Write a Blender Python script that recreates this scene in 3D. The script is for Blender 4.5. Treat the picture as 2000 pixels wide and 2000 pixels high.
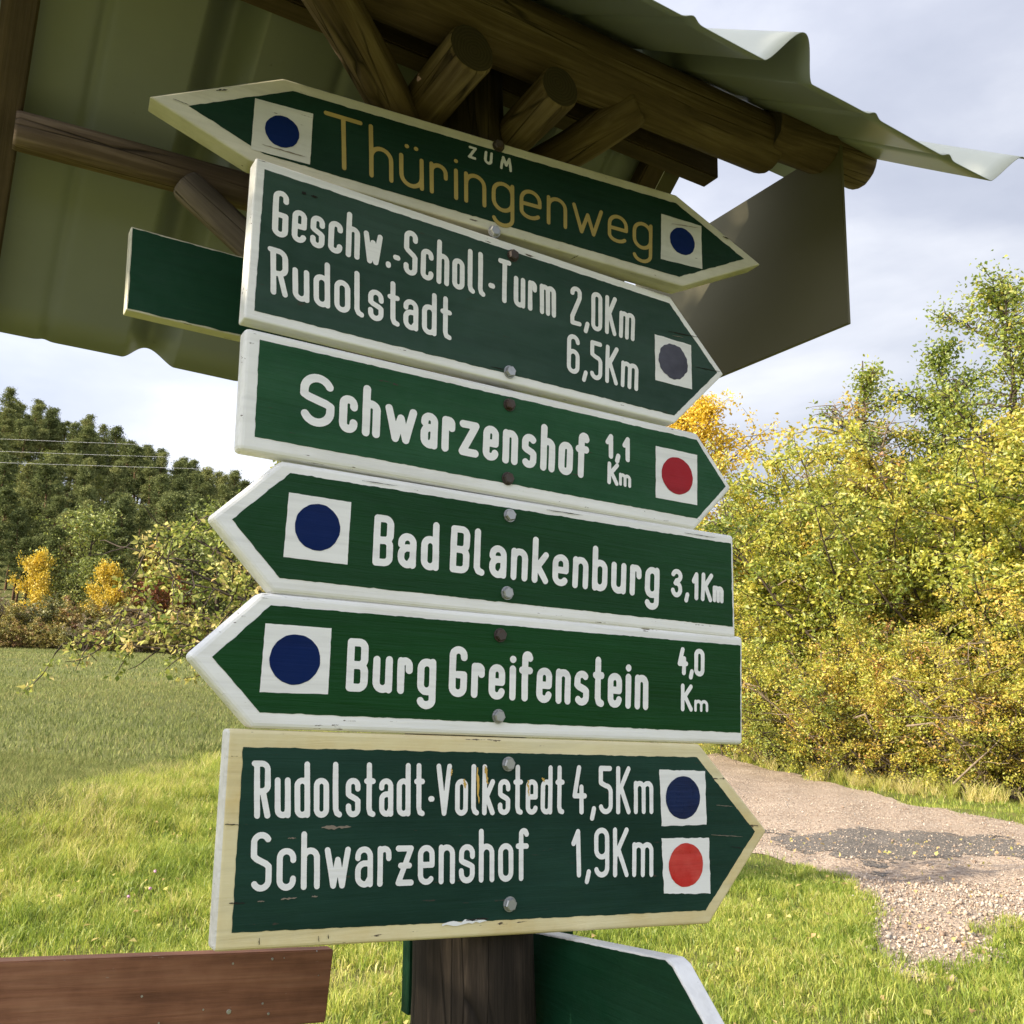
import bpy, bmesh, math, random
import numpy as np
from mathutils import Vector, Matrix

for o in list(bpy.data.objects):
    bpy.data.objects.remove(o, do_unlink=True)
SC = bpy.context.scene
COL = SC.collection
rad = math.radians
rng = np.random.default_rng(7)
random.seed(7)

# ------------------------------------------------------------------ camera
EYE = np.array([0.0, 0.0, 1.62])
FPX, PITCH, ROLL, YAW = 1833.4, rad(12.494), rad(2.027), rad(30.476)
_r = np.array([1, 0, 0.]); _u = np.array([0, -math.sin(PITCH), math.cos(PITCH)])
CF = np.array([0, math.cos(PITCH), math.sin(PITCH)])
CR = math.cos(ROLL)*_r + math.sin(ROLL)*_u
CU = -math.sin(ROLL)*_r + math.cos(ROLL)*_u
cam_d = bpy.data.cameras.new('camera'); cam = bpy.data.objects.new('camera', cam_d); COL.objects.link(cam)
cam_d.sensor_width = 36; cam_d.sensor_fit = 'HORIZONTAL'
cam_d.lens = 36*FPX/2000
cam_d.clip_start = 0.05; cam_d.clip_end = 5000
cam.matrix_world = Matrix(((CR[0], CU[0], -CF[0], EYE[0]), (CR[1], CU[1], -CF[1], EYE[1]),
                           (CR[2], CU[2], -CF[2], EYE[2]), (0, 0, 0, 1)))
cam_d.dof.use_dof = True; cam_d.dof.focus_distance = 1.75; cam_d.dof.aperture_fstop = 40
SC.camera = cam

# ------------------------------------------------------------------ light
SUN_EL, SUN_AZ = 27.0, 206.0          # direction to the sun: azimuth counter-clockwise from +X
sdir = Vector((math.cos(rad(SUN_AZ))*math.cos(rad(SUN_EL)), math.sin(rad(SUN_AZ))*math.cos(rad(SUN_EL)), math.sin(rad(SUN_EL))))
sun_d = bpy.data.lights.new('sun', 'SUN'); sun = bpy.data.objects.new('sun', sun_d); COL.objects.link(sun)
sun_d.energy = 4.6; sun_d.angle = rad(0.53); sun_d.color = (1.0, 0.87, 0.66)
sun.rotation_euler = sdir.to_track_quat('Z', 'Y').to_euler()
sun.location = (-20, -8, 14)
W = bpy.data.worlds.new('World'); SC.world = W; W.use_nodes = True
nt = W.node_tree; nt.nodes.clear()


def nd(t, typ, **kw):
    n = t.nodes.new(typ)
    for k, v in kw.items():
        if k == 'ins':
            for kk, vv in v.items(): n.inputs[kk].default_value = vv
        else:
            setattr(n, k, v)
    return n


def ramp(t, pts, fac=None, interp='LINEAR'):
    n = t.nodes.new('ShaderNodeValToRGB'); cr = n.color_ramp; cr.interpolation = interp
    while len(cr.elements) < len(pts): cr.elements.new(0.5)
    for e, (p, c) in zip(cr.elements, pts):
        e.position = p; e.color = (c[0], c[1], c[2], 1) if len(c) == 3 else c
    if fac is not None: t.links.new(fac, n.inputs['Fac'])
    return n


sky = nd(nt, 'ShaderNodeTexSky', sky_type='NISHITA'); sky.sun_disc = False
sky.sun_elevation = rad(SUN_EL); sky.sun_rotation = rad(90-SUN_AZ)
sky.air_density = 1.2; sky.dust_density = 1.5
tc = nd(nt, 'ShaderNodeTexCoord')
mp = nd(nt, 'ShaderNodeMapping'); mp.inputs['Scale'].default_value = (1, 1, 2.4); mp.inputs['Location'].default_value = (7.7, 2.2, 0.9)
nt.links.new(tc.outputs['Generated'], mp.inputs['Vector'])
n1 = nd(nt, 'ShaderNodeTexNoise', ins={'Scale': 2.6, 'Detail': 7.0, 'Roughness': 0.52, 'Distortion': 0.25})
nt.links.new(mp.outputs[0], n1.inputs['Vector'])
crm = ramp(nt, [(0.30, (0.37, 0.395, 0.48)), (0.46, (0.47, 0.49, 0.57)), (0.58, (0.60, 0.615, 0.675)), (0.76, (0.78, 0.785, 0.82))], n1.outputs['Fac'])
# clouds are brighter towards the sun
dt = nd(nt, 'ShaderNodeVectorMath', operation='DOT_PRODUCT'); dt.inputs[1].default_value = sdir
nt.links.new(tc.outputs['Generated'], dt.inputs[0])
mr = nd(nt, 'ShaderNodeMapRange', ins={'From Min': -0.6, 'From Max': 1.0, 'To Min': 0.0, 'To Max': 1.0})
nt.links.new(dt.outputs['Value'], mr.inputs['Value'])
pw = nd(nt, 'ShaderNodeMath', operation='POWER'); nt.links.new(mr.outputs[0], pw.inputs[0]); pw.inputs[1].default_value = 1.25
ma = nd(nt, 'ShaderNodeMath', operation='MULTIPLY_ADD'); nt.links.new(pw.outputs[0], ma.inputs[0]); ma.inputs[1].default_value = 1.02; ma.inputs[2].default_value = 0.59
vs = nd(nt, 'ShaderNodeVectorMath', operation='SCALE'); nt.links.new(crm.outputs[0], vs.inputs[0]); nt.links.new(ma.outputs[0], vs.inputs['Scale'])
skm = nd(nt, 'ShaderNodeVectorMath', operation='SCALE'); nt.links.new(sky.outputs[0], skm.inputs[0]); skm.inputs['Scale'].default_value = 0.10
mx = nd(nt, 'ShaderNodeMix', data_type='RGBA'); mx.inputs['Factor'].default_value = 0.88
nt.links.new(skm.outputs[0], mx.inputs[6]); nt.links.new(vs.outputs[0], mx.inputs[7])
bg = nd(nt, 'ShaderNodeBackground'); bg.inputs['Strength'].default_value = 1.0
nt.links.new(mx.outputs[2], bg.inputs['Color'])
wo = nd(nt, 'ShaderNodeOutputWorld'); nt.links.new(bg.outputs[0], wo.inputs['Surface'])
SC.view_settings.view_transform = 'Standard'; SC.view_settings.look = 'None'
SC.view_settings.exposure = 1.15; SC.view_settings.gamma = 1.0; SC.view_settings.use_curve_mapping = False
SC.render.engine = 'CYCLES'
SC.cycles.max_bounces = 6; SC.cycles.diffuse_bounces = 3; SC.cycles.glossy_bounces = 2; SC.cycles.transmission_bounces = 4; SC.cycles.caustics_reflective = False; SC.cycles.caustics_refractive = False

# ------------------------------------------------------------------ helpers
DV = np.array([math.cos(YAW), math.sin(YAW), 0.]); NV = np.array([math.sin(YAW), -math.cos(YAW), 0.]); ZV = np.array([0, 0, 1.])
P0 = EYE + np.array([0, 1.4, 0.])


def ray(x, y):
    return CR*(x-1000)/FPX + CU*(1000-y)/FPX + CF


def L(s, n, z):      # sign-post frame: s along the boards, n towards the viewer, z from eye level
    return P0 + DV*s + NV*n + ZV*z


def on_plane(x, y, p, n):
    d = ray(x, y); return EYE + d*(((p-EYE) @ n)/(d @ n))


def tag(o, label=None, cat=None, group=None, kind=None):
    if label: o['label'] = label
    if cat: o['category'] = cat
    if group: o['group'] = group
    if kind: o['kind'] = kind
    return o


def empty(name, loc, rz=0.0):
    o = bpy.data.objects.new(name, None); COL.objects.link(o)
    o.location = Vector(loc); o.rotation_euler = (0, 0, rz); o.empty_display_size = 0.1
    return o


def mesh_np(name, V, F, mats, cols=None, smooth=False, midx=None):
    """V (n,3); F (m,k) fixed-size array or list of lists."""
    me = bpy.data.meshes.new(name)
    V = np.asarray(V, dtype=np.float32)
    if isinstance(F, np.ndarray):
        m, k = F.shape
        me.vertices.add(len(V)); me.vertices.foreach_set('co', V.ravel())
        me.loops.add(m*k); me.loops.foreach_set('vertex_index', F.astype(np.int32).ravel())
        me.polygons.add(m)
        me.polygons.foreach_set('loop_start', np.arange(0, m*k, k, dtype=np.int32))
        me.polygons.foreach_set('loop_total', np.full(m, k, dtype=np.int32))
        me.update(calc_edges=True)
    else:
        me.from_pydata([tuple(v) for v in V.tolist()], [], F); me.update()
    if not isinstance(mats, (list, tuple)): mats = [mats]
    for m_ in mats: me.materials.append(m_)
    if midx is not None: me.polygons.foreach_set('material_index', np.asarray(midx, dtype=np.int32))
    if smooth: me.polygons.foreach_set('use_smooth', np.ones(len(me.polygons), dtype=bool))
    if cols is not None:
        at = me.color_attributes.new('lv', 'FLOAT_COLOR', 'POINT')
        c4 = np.ones((len(V), 4), dtype=np.float32); c4[:, :cols.shape[1]] = cols
        at.data.foreach_set('color', c4.ravel())
    return me


def obj(name, me, parent=None):
    o = bpy.data.objects.new(name, me); COL.objects.link(o)
    if parent is not None: o.parent = parent
    return o


# ------------------------------------------------------------------ materials
def newmat(name):
    m = bpy.data.materials.new(name); m.use_nodes = True
    t = m.node_tree; t.nodes.clear()
    out = t.nodes.new('ShaderNodeOutputMaterial'); b = t.nodes.new('ShaderNodeBsdfPrincipled')
    t.links.new(b.outputs[0], out.inputs['Surface'])
    return m, t, b


def coords(t, scale=(1, 1, 1), loc=(0, 0, 0), rnd=True):
    c = t.nodes.new('ShaderNodeTexCoord'); m = t.nodes.new('ShaderNodeMapping')
    m.inputs['Scale'].default_value = scale
    src = c.outputs['Object']
    if rnd:
        oi = t.nodes.new('ShaderNodeObjectInfo'); a = nd(t, 'ShaderNodeVectorMath', operation='MULTIPLY_ADD')
        cx = t.nodes.new('ShaderNodeCombineXYZ')
        for i in range(3): t.links.new(oi.outputs['Random'], cx.inputs[i])
        t.links.new(cx.outputs[0], a.inputs[0]); a.inputs[1].default_value = (7.3, 5.1, 9.7); t.links.new(src, a.inputs[2])
        src = a.outputs[0]
    t.links.new(src, m.inputs['Vector'])
    return m.outputs[0]


def noise(t, vec, scale, detail=4, rough=0.55, dist=0.0):
    n = nd(t, 'ShaderNodeTexNoise', ins={'Scale': scale, 'Detail': detail, 'Roughness': rough, 'Distortion': dist})
    if vec is not None: t.links.new(vec, n.inputs['Vector'])
    return n.outputs['Fac']


def mixc(t, fac, a, b, mode='MIX'):
    n = nd(t, 'ShaderNodeMix', data_type='RGBA', blend_type=mode)
    for sock, v in ((0, fac), (6, a), (7, b)):
        if isinstance(v, bpy.types.NodeSocket): t.links.new(v, n.inputs[sock])
        else: n.inputs[sock].default_value = v if sock == 0 else (v[0], v[1], v[2], 1)
    return n.outputs[2]


def bump(t, b, h, strength=0.3, dist=0.002, prev=None):
    n = nd(t, 'ShaderNodeBump', ins={'Strength': strength, 'Distance': dist}); t.links.new(h, n.inputs['Height'])
    if prev is not None: t.links.new(prev, n.inputs['Normal'])
    t.links.new(n.outputs[0], b.inputs['Normal']); return n.outputs[0]


def mth(t, op, a, b=None):
    n = nd(t, 'ShaderNodeMath', operation=op)
    for i, v in enumerate((a, b)):
        if v is None: continue
        if isinstance(v, bpy.types.NodeSocket): t.links.new(v, n.inputs[i])
        else: n.inputs[i].default_value = v
    return n.outputs[0]


def paint(name, col, dirt, rough=0.45, amount=0.5, wood=None, grain=0.35, fade=None, spec=0.4):
    """Brush-painted board: grain relief along x, smudges, fine cracks where wood shows."""
    m, t, b = newmat(name)
    g = coords(t, (3.0, 60, 60)); g2 = coords(t, (1, 1, 1)); g3 = coords(t, (9, 200, 200))
    ng = noise(t, g, 1.0, 5, 0.6, 0.6); nf = noise(t, g3, 1.0, 3, 0.6, 0.2); nl = noise(t, g2, 7.0, 6, 0.65); ns = noise(t, g2, 45.0, 4, 0.6)
    f1 = ramp(t, [(0.42, (0, 0, 0)), (0.72, (1, 1, 1))], nl).outputs[0]
    c = mixc(t, mth(t, 'MULTIPLY', f1, amount), col, dirt)
    if fade is not None:
        f0 = ramp(t, [(0.38, (0, 0, 0)), (0.66, (1, 1, 1))], noise(t, coords(t, (1.2, 4, 4)), 2.2, 5, 0.6)).outputs[0]
        c = mixc(t, mth(t, 'MULTIPLY', f0, 0.6), c, fade)
    gr = ramp(t, [(0.30, (0.72, 0.72, 0.72)), (0.52, (1, 1, 1)), (0.75, (1.10, 1.10, 1.10))], ng).outputs[0]
    c = mixc(t, 0.45, c, gr, 'MULTIPLY')
    if wood is not None:
        cr = ramp(t, [(0.665, (0, 0, 0)), (0.69, (1, 1, 1))], mth(t, 'ADD', mth(t, 'MULTIPLY', nf, 0.62), mth(t, 'MULTIPLY', ns, 0.42))).outputs[0]
        c = mixc(t, cr, c, wood)
    t.links.new(c, b.inputs['Base Color'])
    t.links.new(ramp(t, [(0.3, (rough-0.12,)*3), (0.7, (rough+0.2,)*3)], ns).outputs[0], b.inputs['Roughness'])
    b.inputs['Specular IOR Level'].default_value = spec
    h = mth(t, 'ADD', mth(t, 'MULTIPLY', ng, 0.8), mth(t, 'ADD', mth(t, 'MULTIPLY', nf, 0.5), mth(t, 'MULTIPLY', ns, 0.25)))
    bump(t, b, h, grain, 0.0022)
    return m


M = {}
WOODC = (0.085, 0.06, 0.04)
M['white'] = paint('white_paint', (0.86, 0.86, 0.86), (0.70, 0.68, 0.62), 0.42, 0.45, WOODC)
M['cream'] = paint('aged_cream_paint', (0.62, 0.60, 0.49), (0.42, 0.39, 0.26), 0.5, 0.7, WOODC)
M['ochre'] = paint('yellowed_paint', (0.76, 0.66, 0.38), (0.62, 0.44, 0.15), 0.45, 0.9, WOODC, 0.45, (0.76, 0.70, 0.48))
M['oldwhite'] = paint('flaking_white_paint', (0.74, 0.73, 0.69), (0.5, 0.47, 0.4), 0.6, 0.8, (0.22, 0.18, 0.13), 0.9)
GREENS = {1: ((0.005, 0.026, 0.012), (0.008, 0.032, 0.017)), 2: ((0.020, 0.052, 0.036), (0.030, 0.060, 0.046)),
          3: ((0.012, 0.066, 0.026), (0.020, 0.074, 0.034)), 4: ((0.006, 0.046, 0.013), (0.010, 0.054, 0.019)),
          5: ((0.004, 0.045, 0.009), (0.006, 0.052, 0.013)), 6: ((0.006, 0.030, 0.020), (0.010, 0.040, 0.028)),
          7: ((0.006, 0.040, 0.018), (0.010, 0.050, 0.026))}
for k, (a_, b_) in GREENS.items():
    M['green%d' % k] = paint('green_paint_%d' % k, a_, b_, 0.40 if k in (4, 5) else 0.5, 0.6,
                             (0.05, 0.045, 0.035) if k in (2, 3, 6) else None, 0.85 if k in (3, 4, 5) else 0.5, fade=tuple(1.5*c+.004 for c in b_) if k in (2, 3, 6) else tuple(1.25*c for c in b_), spec=0.16)
M['letter'] = paint('lettering_white', (0.86, 0.86, 0.87), (0.82, 0.82, 0.81), 0.45, 0.4, None, 0.35)
M['letter_old'] = paint('lettering_dull_white', (0.66, 0.67, 0.63), (0.55, 0.55, 0.50), 0.5, 0.6, None, 0.3)
M['letter_gold'] = paint('lettering_ochre', (0.40, 0.30, 0.085), (0.33, 0.25, 0.08), 0.5, 0.5, None, 0.25)
M['sticker'] = paint('marker_square', (0.84, 0.84, 0.84), (0.78, 0.78, 0.76), 0.4, 0.4, None, 0.2)
M['sticker_old'] = paint('marker_square_old', (0.62, 0.62, 0.56), (0.46, 0.45, 0.38), 0.5, 0.7, (0.12, 0.11, 0.09), 0.2)
M['blue'] = paint('marker_blue', (0.0015, 0.013, 0.085), (0.002, 0.017, 0.098), 0.5, 0.5, None, 0.35, spec=0.12)
M['blue6'] = paint('marker_blue_varnished', (0.0015, 0.006, 0.04), (0.003, 0.022, 0.11), 0.3, 0.8, None, 0.5, spec=0.25)
M['greyblue'] = paint('marker_faded', (0.085, 0.085, 0.125), (0.05, 0.05, 0.075), 0.6, 0.9, (0.02, 0.02, 0.03), 0.5)
M['red'] = paint('marker_red', (0.36, 0.018, 0.028), (0.31, 0.02, 0.03), 0.5, 0.6, None, 0.3, spec=0.15)
M['red6'] = paint('marker_red_patchy', (0.50, 0.008, 0.010), (0.74, 0.16, 0.13), 0.35, 0.7, None, 0.4, (0.52, 0.010, 0.010), spec=0.2)


def mk_metal(name, col, rough, metal, rust):
    m, t, b = newmat(name); c = coords(t); n = noise(t, c, 120, 4, 0.6); n2 = noise(t, c, 40, 4, 0.7)
    f = ramp(t, [(0.5, (0, 0, 0)), (0.68, (1, 1, 1))], n2).outputs[0]
    t.links.new(mixc(t, mth(t, 'MULTIPLY', f, rust), col, (0.07, 0.035, 0.02)), b.inputs['Base Color'])
    b.inputs['Roughness'].default_value = rough; b.inputs['Metallic'].default_value = metal
    bump(t, b, n, 0.3, 0.0006); return m


M['zinc'] = mk_metal('galvanised_bolt', (0.42, 0.43, 0.44), 0.42, 0.75, 0.3)
M['rust'] = mk_metal('rusty_bolt', (0.075, 0.06, 0.055), 0.6, 0.4, 0.8)
M['nail'] = mk_metal('nail_steel', (0.55, 0.55, 0.54), 0.4, 0.8, 0.2)


def mk_log(name, c0, c1, c2, crack=0.7, sc=1.0):
    """Debarked round timber; local z runs along the log."""
    m, t, b = newmat(name)
    v = coords(t, (26*sc, 26*sc, 1.6*sc)); v2 = coords(t, (90*sc, 90*sc, 3.0*sc)); v3 = coords(t, (1, 1, 0.5))
    n = noise(t, v, 1.0, 6, 0.62, 0.5); nf = noise(t, v2, 1.0, 4, 0.6, 0.3); nl = noise(t, v3, 9.0, 4, 0.6)
    c = ramp(t, [(0.28, c0), (0.5, c1), (0.74, c2)], mth(t, 'ADD', mth(t, 'MULTIPLY', n, 0.6), mth(t, 'MULTIPLY', nl, 0.4))).outputs[0]
    c = mixc(t, 0.5, c, ramp(t, [(0.3, (0.55,)*3), (0.55, (1,)*3), (0.8, (1.2,)*3)], nf).outputs[0], 'MULTIPLY')
    w = coords(t, (17*sc, 17*sc, 0.75*sc)); vo = nd(t, 'ShaderNodeTexVoronoi', feature='DISTANCE_TO_EDGE', ins={'Scale': 1.0}); t.links.new(w, vo.inputs['Vector'])
    ck = ramp(t, [(0.0, (1, 1, 1)), (0.03, (0, 0, 0))], vo.outputs['Distance']).outputs[0]
    ck = mth(t, 'MULTIPLY', ck, ramp(t, [(0.45, (0, 0, 0)), (0.6, (1, 1, 1))], nl).outputs[0])
    c = mixc(t, mth(t, 'MULTIPLY', ck, crack), c, (0.012, 0.009, 0.007))
    t.links.new(c, b.inputs['Base Color']); b.inputs['Roughness'].default_value = 0.8; b.inputs['Specular IOR Level'].default_value = 0.2
    h = mth(t, 'SUBTRACT', mth(t, 'ADD', mth(t, 'MULTIPLY', n, 0.6), mth(t, 'MULTIPLY', nf, 0.6)), mth(t, 'MULTIPLY', ck, 1.2))
    bump(t, b, h, 0.6, 0.004); return m


M['log'] = mk_log('debarked_log', (0.050, 0.034, 0.023), (0.135, 0.096, 0.064), (0.32, 0.245, 0.17), 0.9, 1.9)
M['post'] = mk_log('dark_stained_post', (0.007, 0.006, 0.005), (0.028, 0.021, 0.016), (0.11, 0.082, 0.06), 1.0, 2.0)
M['greylog'] = mk_log('weathered_log', (0.05, 0.04, 0.03), (0.12, 0.096, 0.074), (0.28, 0.23, 0.18), 0.9, 1.9)


def mk_end(name, c0, c1):
    m, t, b = newmat(name); c = coords(t, (1, 1, 1), rnd=False)
    wv = nd(t, 'ShaderNodeTexWave', wave_type='RINGS', rings_direction='Z', ins={'Scale': 60.0, 'Distortion': 3.0, 'Detail': 2.0}); t.links.new(c, wv.inputs['Vector'])
    t.links.new(mixc(t, wv.outputs['Fac'], c0, c1), b.inputs['Base Color']); b.inputs['Roughness'].default_value = 0.9
    bump(t, b, noise(t, c, 60, 4), 0.5, 0.003); return m


M['logend'] = mk_end('log_end_grain', (0.04, 0.030, 0.022), (0.06, 0.046, 0.034))


def mk_plank(name, c0, c1, c2):
    m, t, b = newmat(name); v = coords(t, (2.2, 40, 40)); v2 = coords(t, (4, 130, 130)); v3 = coords(t)
    n = noise(t, v, 1, 6, 0.62, 0.9); nf = noise(t, v2, 1, 4, 0.6); nl = noise(t, v3, 6, 5, 0.65)
    c = ramp(t, [(0.30, c0), (0.5, c1), (0.72, c2)], mth(t, 'ADD', mth(t, 'MULTIPLY', n, 0.5), mth(t, 'MULTIPLY', nl, 0.5))).outputs[0]
    c = mixc(t, 0.55, c, ramp(t, [(0.3, (0.6,)*3), (0.6, (1.05,)*3)], nf).outputs[0], 'MULTIPLY')
    sp = ramp(t, [(0.70, (0, 0, 0)), (0.74, (1, 1, 1))], noise(t, coords(t, (1, 1.6, 1.6)), 38, 3, 0.7)).outputs[0]
    c = mixc(t, mth(t, 'MULTIPLY', sp, 0.6), c, (0.36, 0.30, 0.25))
    t.links.new(c, b.inputs['Base Color']); b.inputs['Roughness'].default_value = 0.7; b.inputs['Specular IOR Level'].default_value = 0.25
    bump(t, b, mth(t, 'ADD', n, nf), 0.45, 0.003); return m


M['plank'] = mk_plank('brown_stained_plank', (0.095, 0.040, 0.023), (0.27, 0.12, 0.068), (0.43, 0.22, 0.13))
M['batten'] = mk_plank('dark_batten', (0.04, 0.028, 0.019), (0.08, 0.056, 0.036), (0.14, 0.10, 0.066))


def mk_sheet(name, col, col2, rough=0.38):
    m, t, b = newmat(name); c = coords(t); n = noise(t, c, 3.0, 6, 0.6); ns = noise(t, c, 60, 4, 0.6)
    f = ramp(t, [(0.4, (0, 0, 0)), (0.7, (1, 1, 1))], n).outputs[0]
    cc = mixc(t, mth(t, 'MULTIPLY', f, 0.6), col, col2)
    sp = ramp(t, [(0.70, (0, 0, 0)), (0.76, (1, 1, 1))], ns).outputs[0]
    cc = mixc(t, mth(t, 'MULTIPLY', sp, 0.35), cc, (0.08, 0.08, 0.06))
    t.links.new(cc, b.inputs['Base Color']); b.inputs['Roughness'].default_value = rough; b.inputs['Specular IOR Level'].default_value = 0.45
    bump(t, b, n, 0.12, 0.01); return m


M['sheet'] = mk_sheet('grey_green_roof_sheet', (0.265, 0.292, 0.288), (0.22, 0.243, 0.235))
M['sheet_top'] = mk_sheet('pale_sheet_outer_coat', (0.52, 0.54, 0.47), (0.44, 0.46, 0.40))
M['panel'] = mk_sheet('olive_grey_panel', (0.145, 0.134, 0.086), (0.12, 0.11, 0.07), 0.85)


def mk_leaf(name, pts, trans=0.4, objtint=0.25, rough=0.55, gloss=0.06):
    m, t, b = newmat(name); t.nodes.remove(b); out = [n for n in t.nodes if n.type == 'OUTPUT_MATERIAL'][0]
    at = nd(t, 'ShaderNodeAttribute', attribute_name='lv'); sp = nd(t, 'ShaderNodeSeparateColor'); t.links.new(at.outputs['Color'], sp.inputs[0])
    oi = t.nodes.new('ShaderNodeObjectInfo')
    f = mth(t, 'ADD', sp.outputs[0], mth(t, 'MULTIPLY', mth(t, 'SUBTRACT', oi.outputs['Random'], 0.5), objtint))
    c = ramp(t, pts, f).outputs[0]
    hs = nd(t, 'ShaderNodeHueSaturation'); t.links.new(c, hs.inputs['Color']); t.links.new(mth(t, 'ADD', mth(t, 'MULTIPLY', sp.outputs[1], 0.36), 0.82), hs.inputs['Value'])
    c = hs.outputs[0]
    d = t.nodes.new('ShaderNodeBsdfDiffuse'); tr = t.nodes.new('ShaderNodeBsdfTranslucent'); gl = nd(t, 'ShaderNodeBsdfGlossy', ins={'Roughness': rough})
    t.links.new(c, d.inputs[0]); t.links.new(c, tr.inputs[0])
    m1 = nd(t, 'ShaderNodeMixShader'); m1.inputs[0].default_value = trans; t.links.new(d.outputs[0], m1.inputs[1]); t.links.new(tr.outputs[0], m1.inputs[2])
    m2 = nd(t, 'ShaderNodeMixShader'); m2.inputs[0].default_value = gloss; t.links.new(m1.outputs[0], m2.inputs[1]); t.links.new(gl.outputs[0], m2.inputs[2])
    t.links.new(m2.outputs[0], out.inputs['Surface'])
    return m


M['leaf_thicket'] = mk_leaf('thicket_leaves', [(0.0, (0.09, 0.14, 0.022)), (0.25, (0.29, 0.35, 0.045)), (0.50, (0.56, 0.54, 0.070)), (0.78, (0.66, 0.48, 0.085)), (1.0, (0.52, 0.24, 0.08))], 0.45, 0.35)
M['leaf_olive'] = mk_leaf('thicket_leaves_green', [(0.0, (0.07, 0.12, 0.02)), (0.4, (0.23, 0.30, 0.04)), (0.75, (0.47, 0.47, 0.065)), (1.0, (0.58, 0.45, 0.07))], 0.45, 0.35)
M['leaf_maple'] = mk_leaf('fresh_green_leaves', [(0.0, (0.09, 0.15, 0.022)), (0.5, (0.25, 0.33, 0.045)), (0.85, (0.42, 0.42, 0.06)), (1.0, (0.52, 0.40, 0.06))], 0.45)
M['leaf_gold'] = mk_leaf('golden_leaves', [(0.0, (0.48, 0.33, 0.02)), (0.5, (0.76, 0.53, 0.035)), (1.0, (0.82, 0.62, 0.06))])
M['leaf_brown'] = mk_leaf('brown_scrub_leaves', [(0.0, (0.11, 0.10, 0.06)), (0.4, (0.22, 0.18, 0.11)), (0.7, (0.32, 0.24, 0.13)), (1.0, (0.34, 0.30, 0.09))])
M['leaf_apple'] = mk_leaf('apple_leaves', [(0.0, (0.16, 0.22, 0.04)), (0.35, (0.38, 0.42, 0.09)), (0.65, (0.60, 0.52, 0.18)), (1.0, (0.60, 0.38, 0.20))], 0.45, 0.1, 0.55, 0.03)
M['needle'] = mk_leaf('pine_needles', [(0.0, (0.085, 0.11, 0.038)), (0.5, (0.175, 0.205, 0.07)), (1.0, (0.33, 0.325, 0.12))], 0.25, 0.45, 0.6, 0.02)
M['leaf_far'] = mk_leaf('far_green_leaves', [(0.0, (0.12, 0.16, 0.035)), (0.5, (0.26, 0.31, 0.065)), (1.0, (0.44, 0.42, 0.10))], 0.3, 0.3)
M['leaf_gold_far'] = mk_leaf('far_golden_leaves', [(0.0, (0.42, 0.33, 0.03)), (0.5, (0.72, 0.52, 0.04)), (1.0, (0.80, 0.60, 0.06))], 0.3, 0.2)
M['leaf_red'] = mk_leaf('far_russet_leaves', [(0.0, (0.13, 0.045, 0.02)), (0.5, (0.26, 0.085, 0.025)), (1.0, (0.40, 0.17, 0.03))], 0.3, 0.3)
M['leaf_hedge'] = mk_leaf('hedge_leaves', [(0.0, (0.10, 0.115, 0.04)), (0.3, (0.21, 0.21, 0.06)), (0.55, (0.38, 0.33, 0.07)), (0.8, (0.36, 0.25, 0.09)), (1.0, (0.30, 0.12, 0.07))], 0.25, 0.7)
M['grass'] = mk_leaf('grass_blades', [(0.0, (0.13, 0.20, 0.022)), (0.40, (0.30, 0.385, 0.058)), (0.75, (0.54, 0.53, 0.12)), (1.0, (0.70, 0.60, 0.29))], 0.5, 0.0, 0.5, 0.03)
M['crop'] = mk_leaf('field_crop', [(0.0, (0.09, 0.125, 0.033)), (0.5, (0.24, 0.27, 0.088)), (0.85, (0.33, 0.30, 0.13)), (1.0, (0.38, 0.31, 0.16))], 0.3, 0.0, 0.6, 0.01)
M['bark'] = mk_log('grey_brown_bark', (0.035, 0.026, 0.020), (0.075, 0.058, 0.044), (0.13, 0.105, 0.08), 0.8, 0.5)
M['pinebark'] = mk_log('pine_bark', (0.06, 0.036, 0.024), (0.13, 0.075, 0.045), (0.22, 0.13, 0.075), 0.8, 0.2)
M['twig'] = mk_log('pale_twigs', (0.12, 0.09, 0.065), (0.22, 0.17, 0.125), (0.34, 0.28, 0.21), 0.3, 0.5)


def mk_ground():
    m, t, b = newmat('meadow_ground'); c = coords(t, rnd=False)
    n = noise(t, c, 1.3, 6, 0.6); nf = noise(t, c, 22, 5, 0.65); nw = noise(t, c, 0.15, 4, 0.6)
    c0 = ramp(t, [(0.35, (0.085, 0.105, 0.026)), (0.52, (0.15, 0.16, 0.042)), (0.68, (0.22, 0.19, 0.08))], mth(t, 'ADD', mth(t, 'MULTIPLY', n, 0.6), mth(t, 'MULTIPLY', nf, 0.4))).outputs[0]
    c1 = ramp(t, [(0.35, (0.095, 0.11, 0.040)), (0.55, (0.15, 0.165, 0.06)), (0.7, (0.20, 0.185, 0.08))], mth(t, 'ADD', mth(t, 'MULTIPLY', nw, 0.5), mth(t, 'MULTIPLY', nf, 0.5))).outputs[0]
    sx = nd(t, 'ShaderNodeSeparateXYZ'); tcn = t.nodes.new('ShaderNodeTexCoord'); t.links.new(tcn.outputs['Object'], sx.inputs[0])
    e = nd(t, 'ShaderNodeMapRange', ins={'From Min': -5.2, 'From Max': -6.0}); t.links.new(mth(t, 'ADD', sx.outputs[0], mth(t, 'MULTIPLY', n, 1.0)), e.inputs['Value'])
    t.links.new(mixc(t, e.outputs[0], c0, c1), b.inputs['Base Color'])
    b.inputs['Roughness'].default_value = 0.95; b.inputs['Specular IOR Level'].default_value = 0.1
    bump(t, b, mth(t, 'ADD', n, nf), 0.8, 0.05); return m


M['ground'] = mk_ground()


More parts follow.
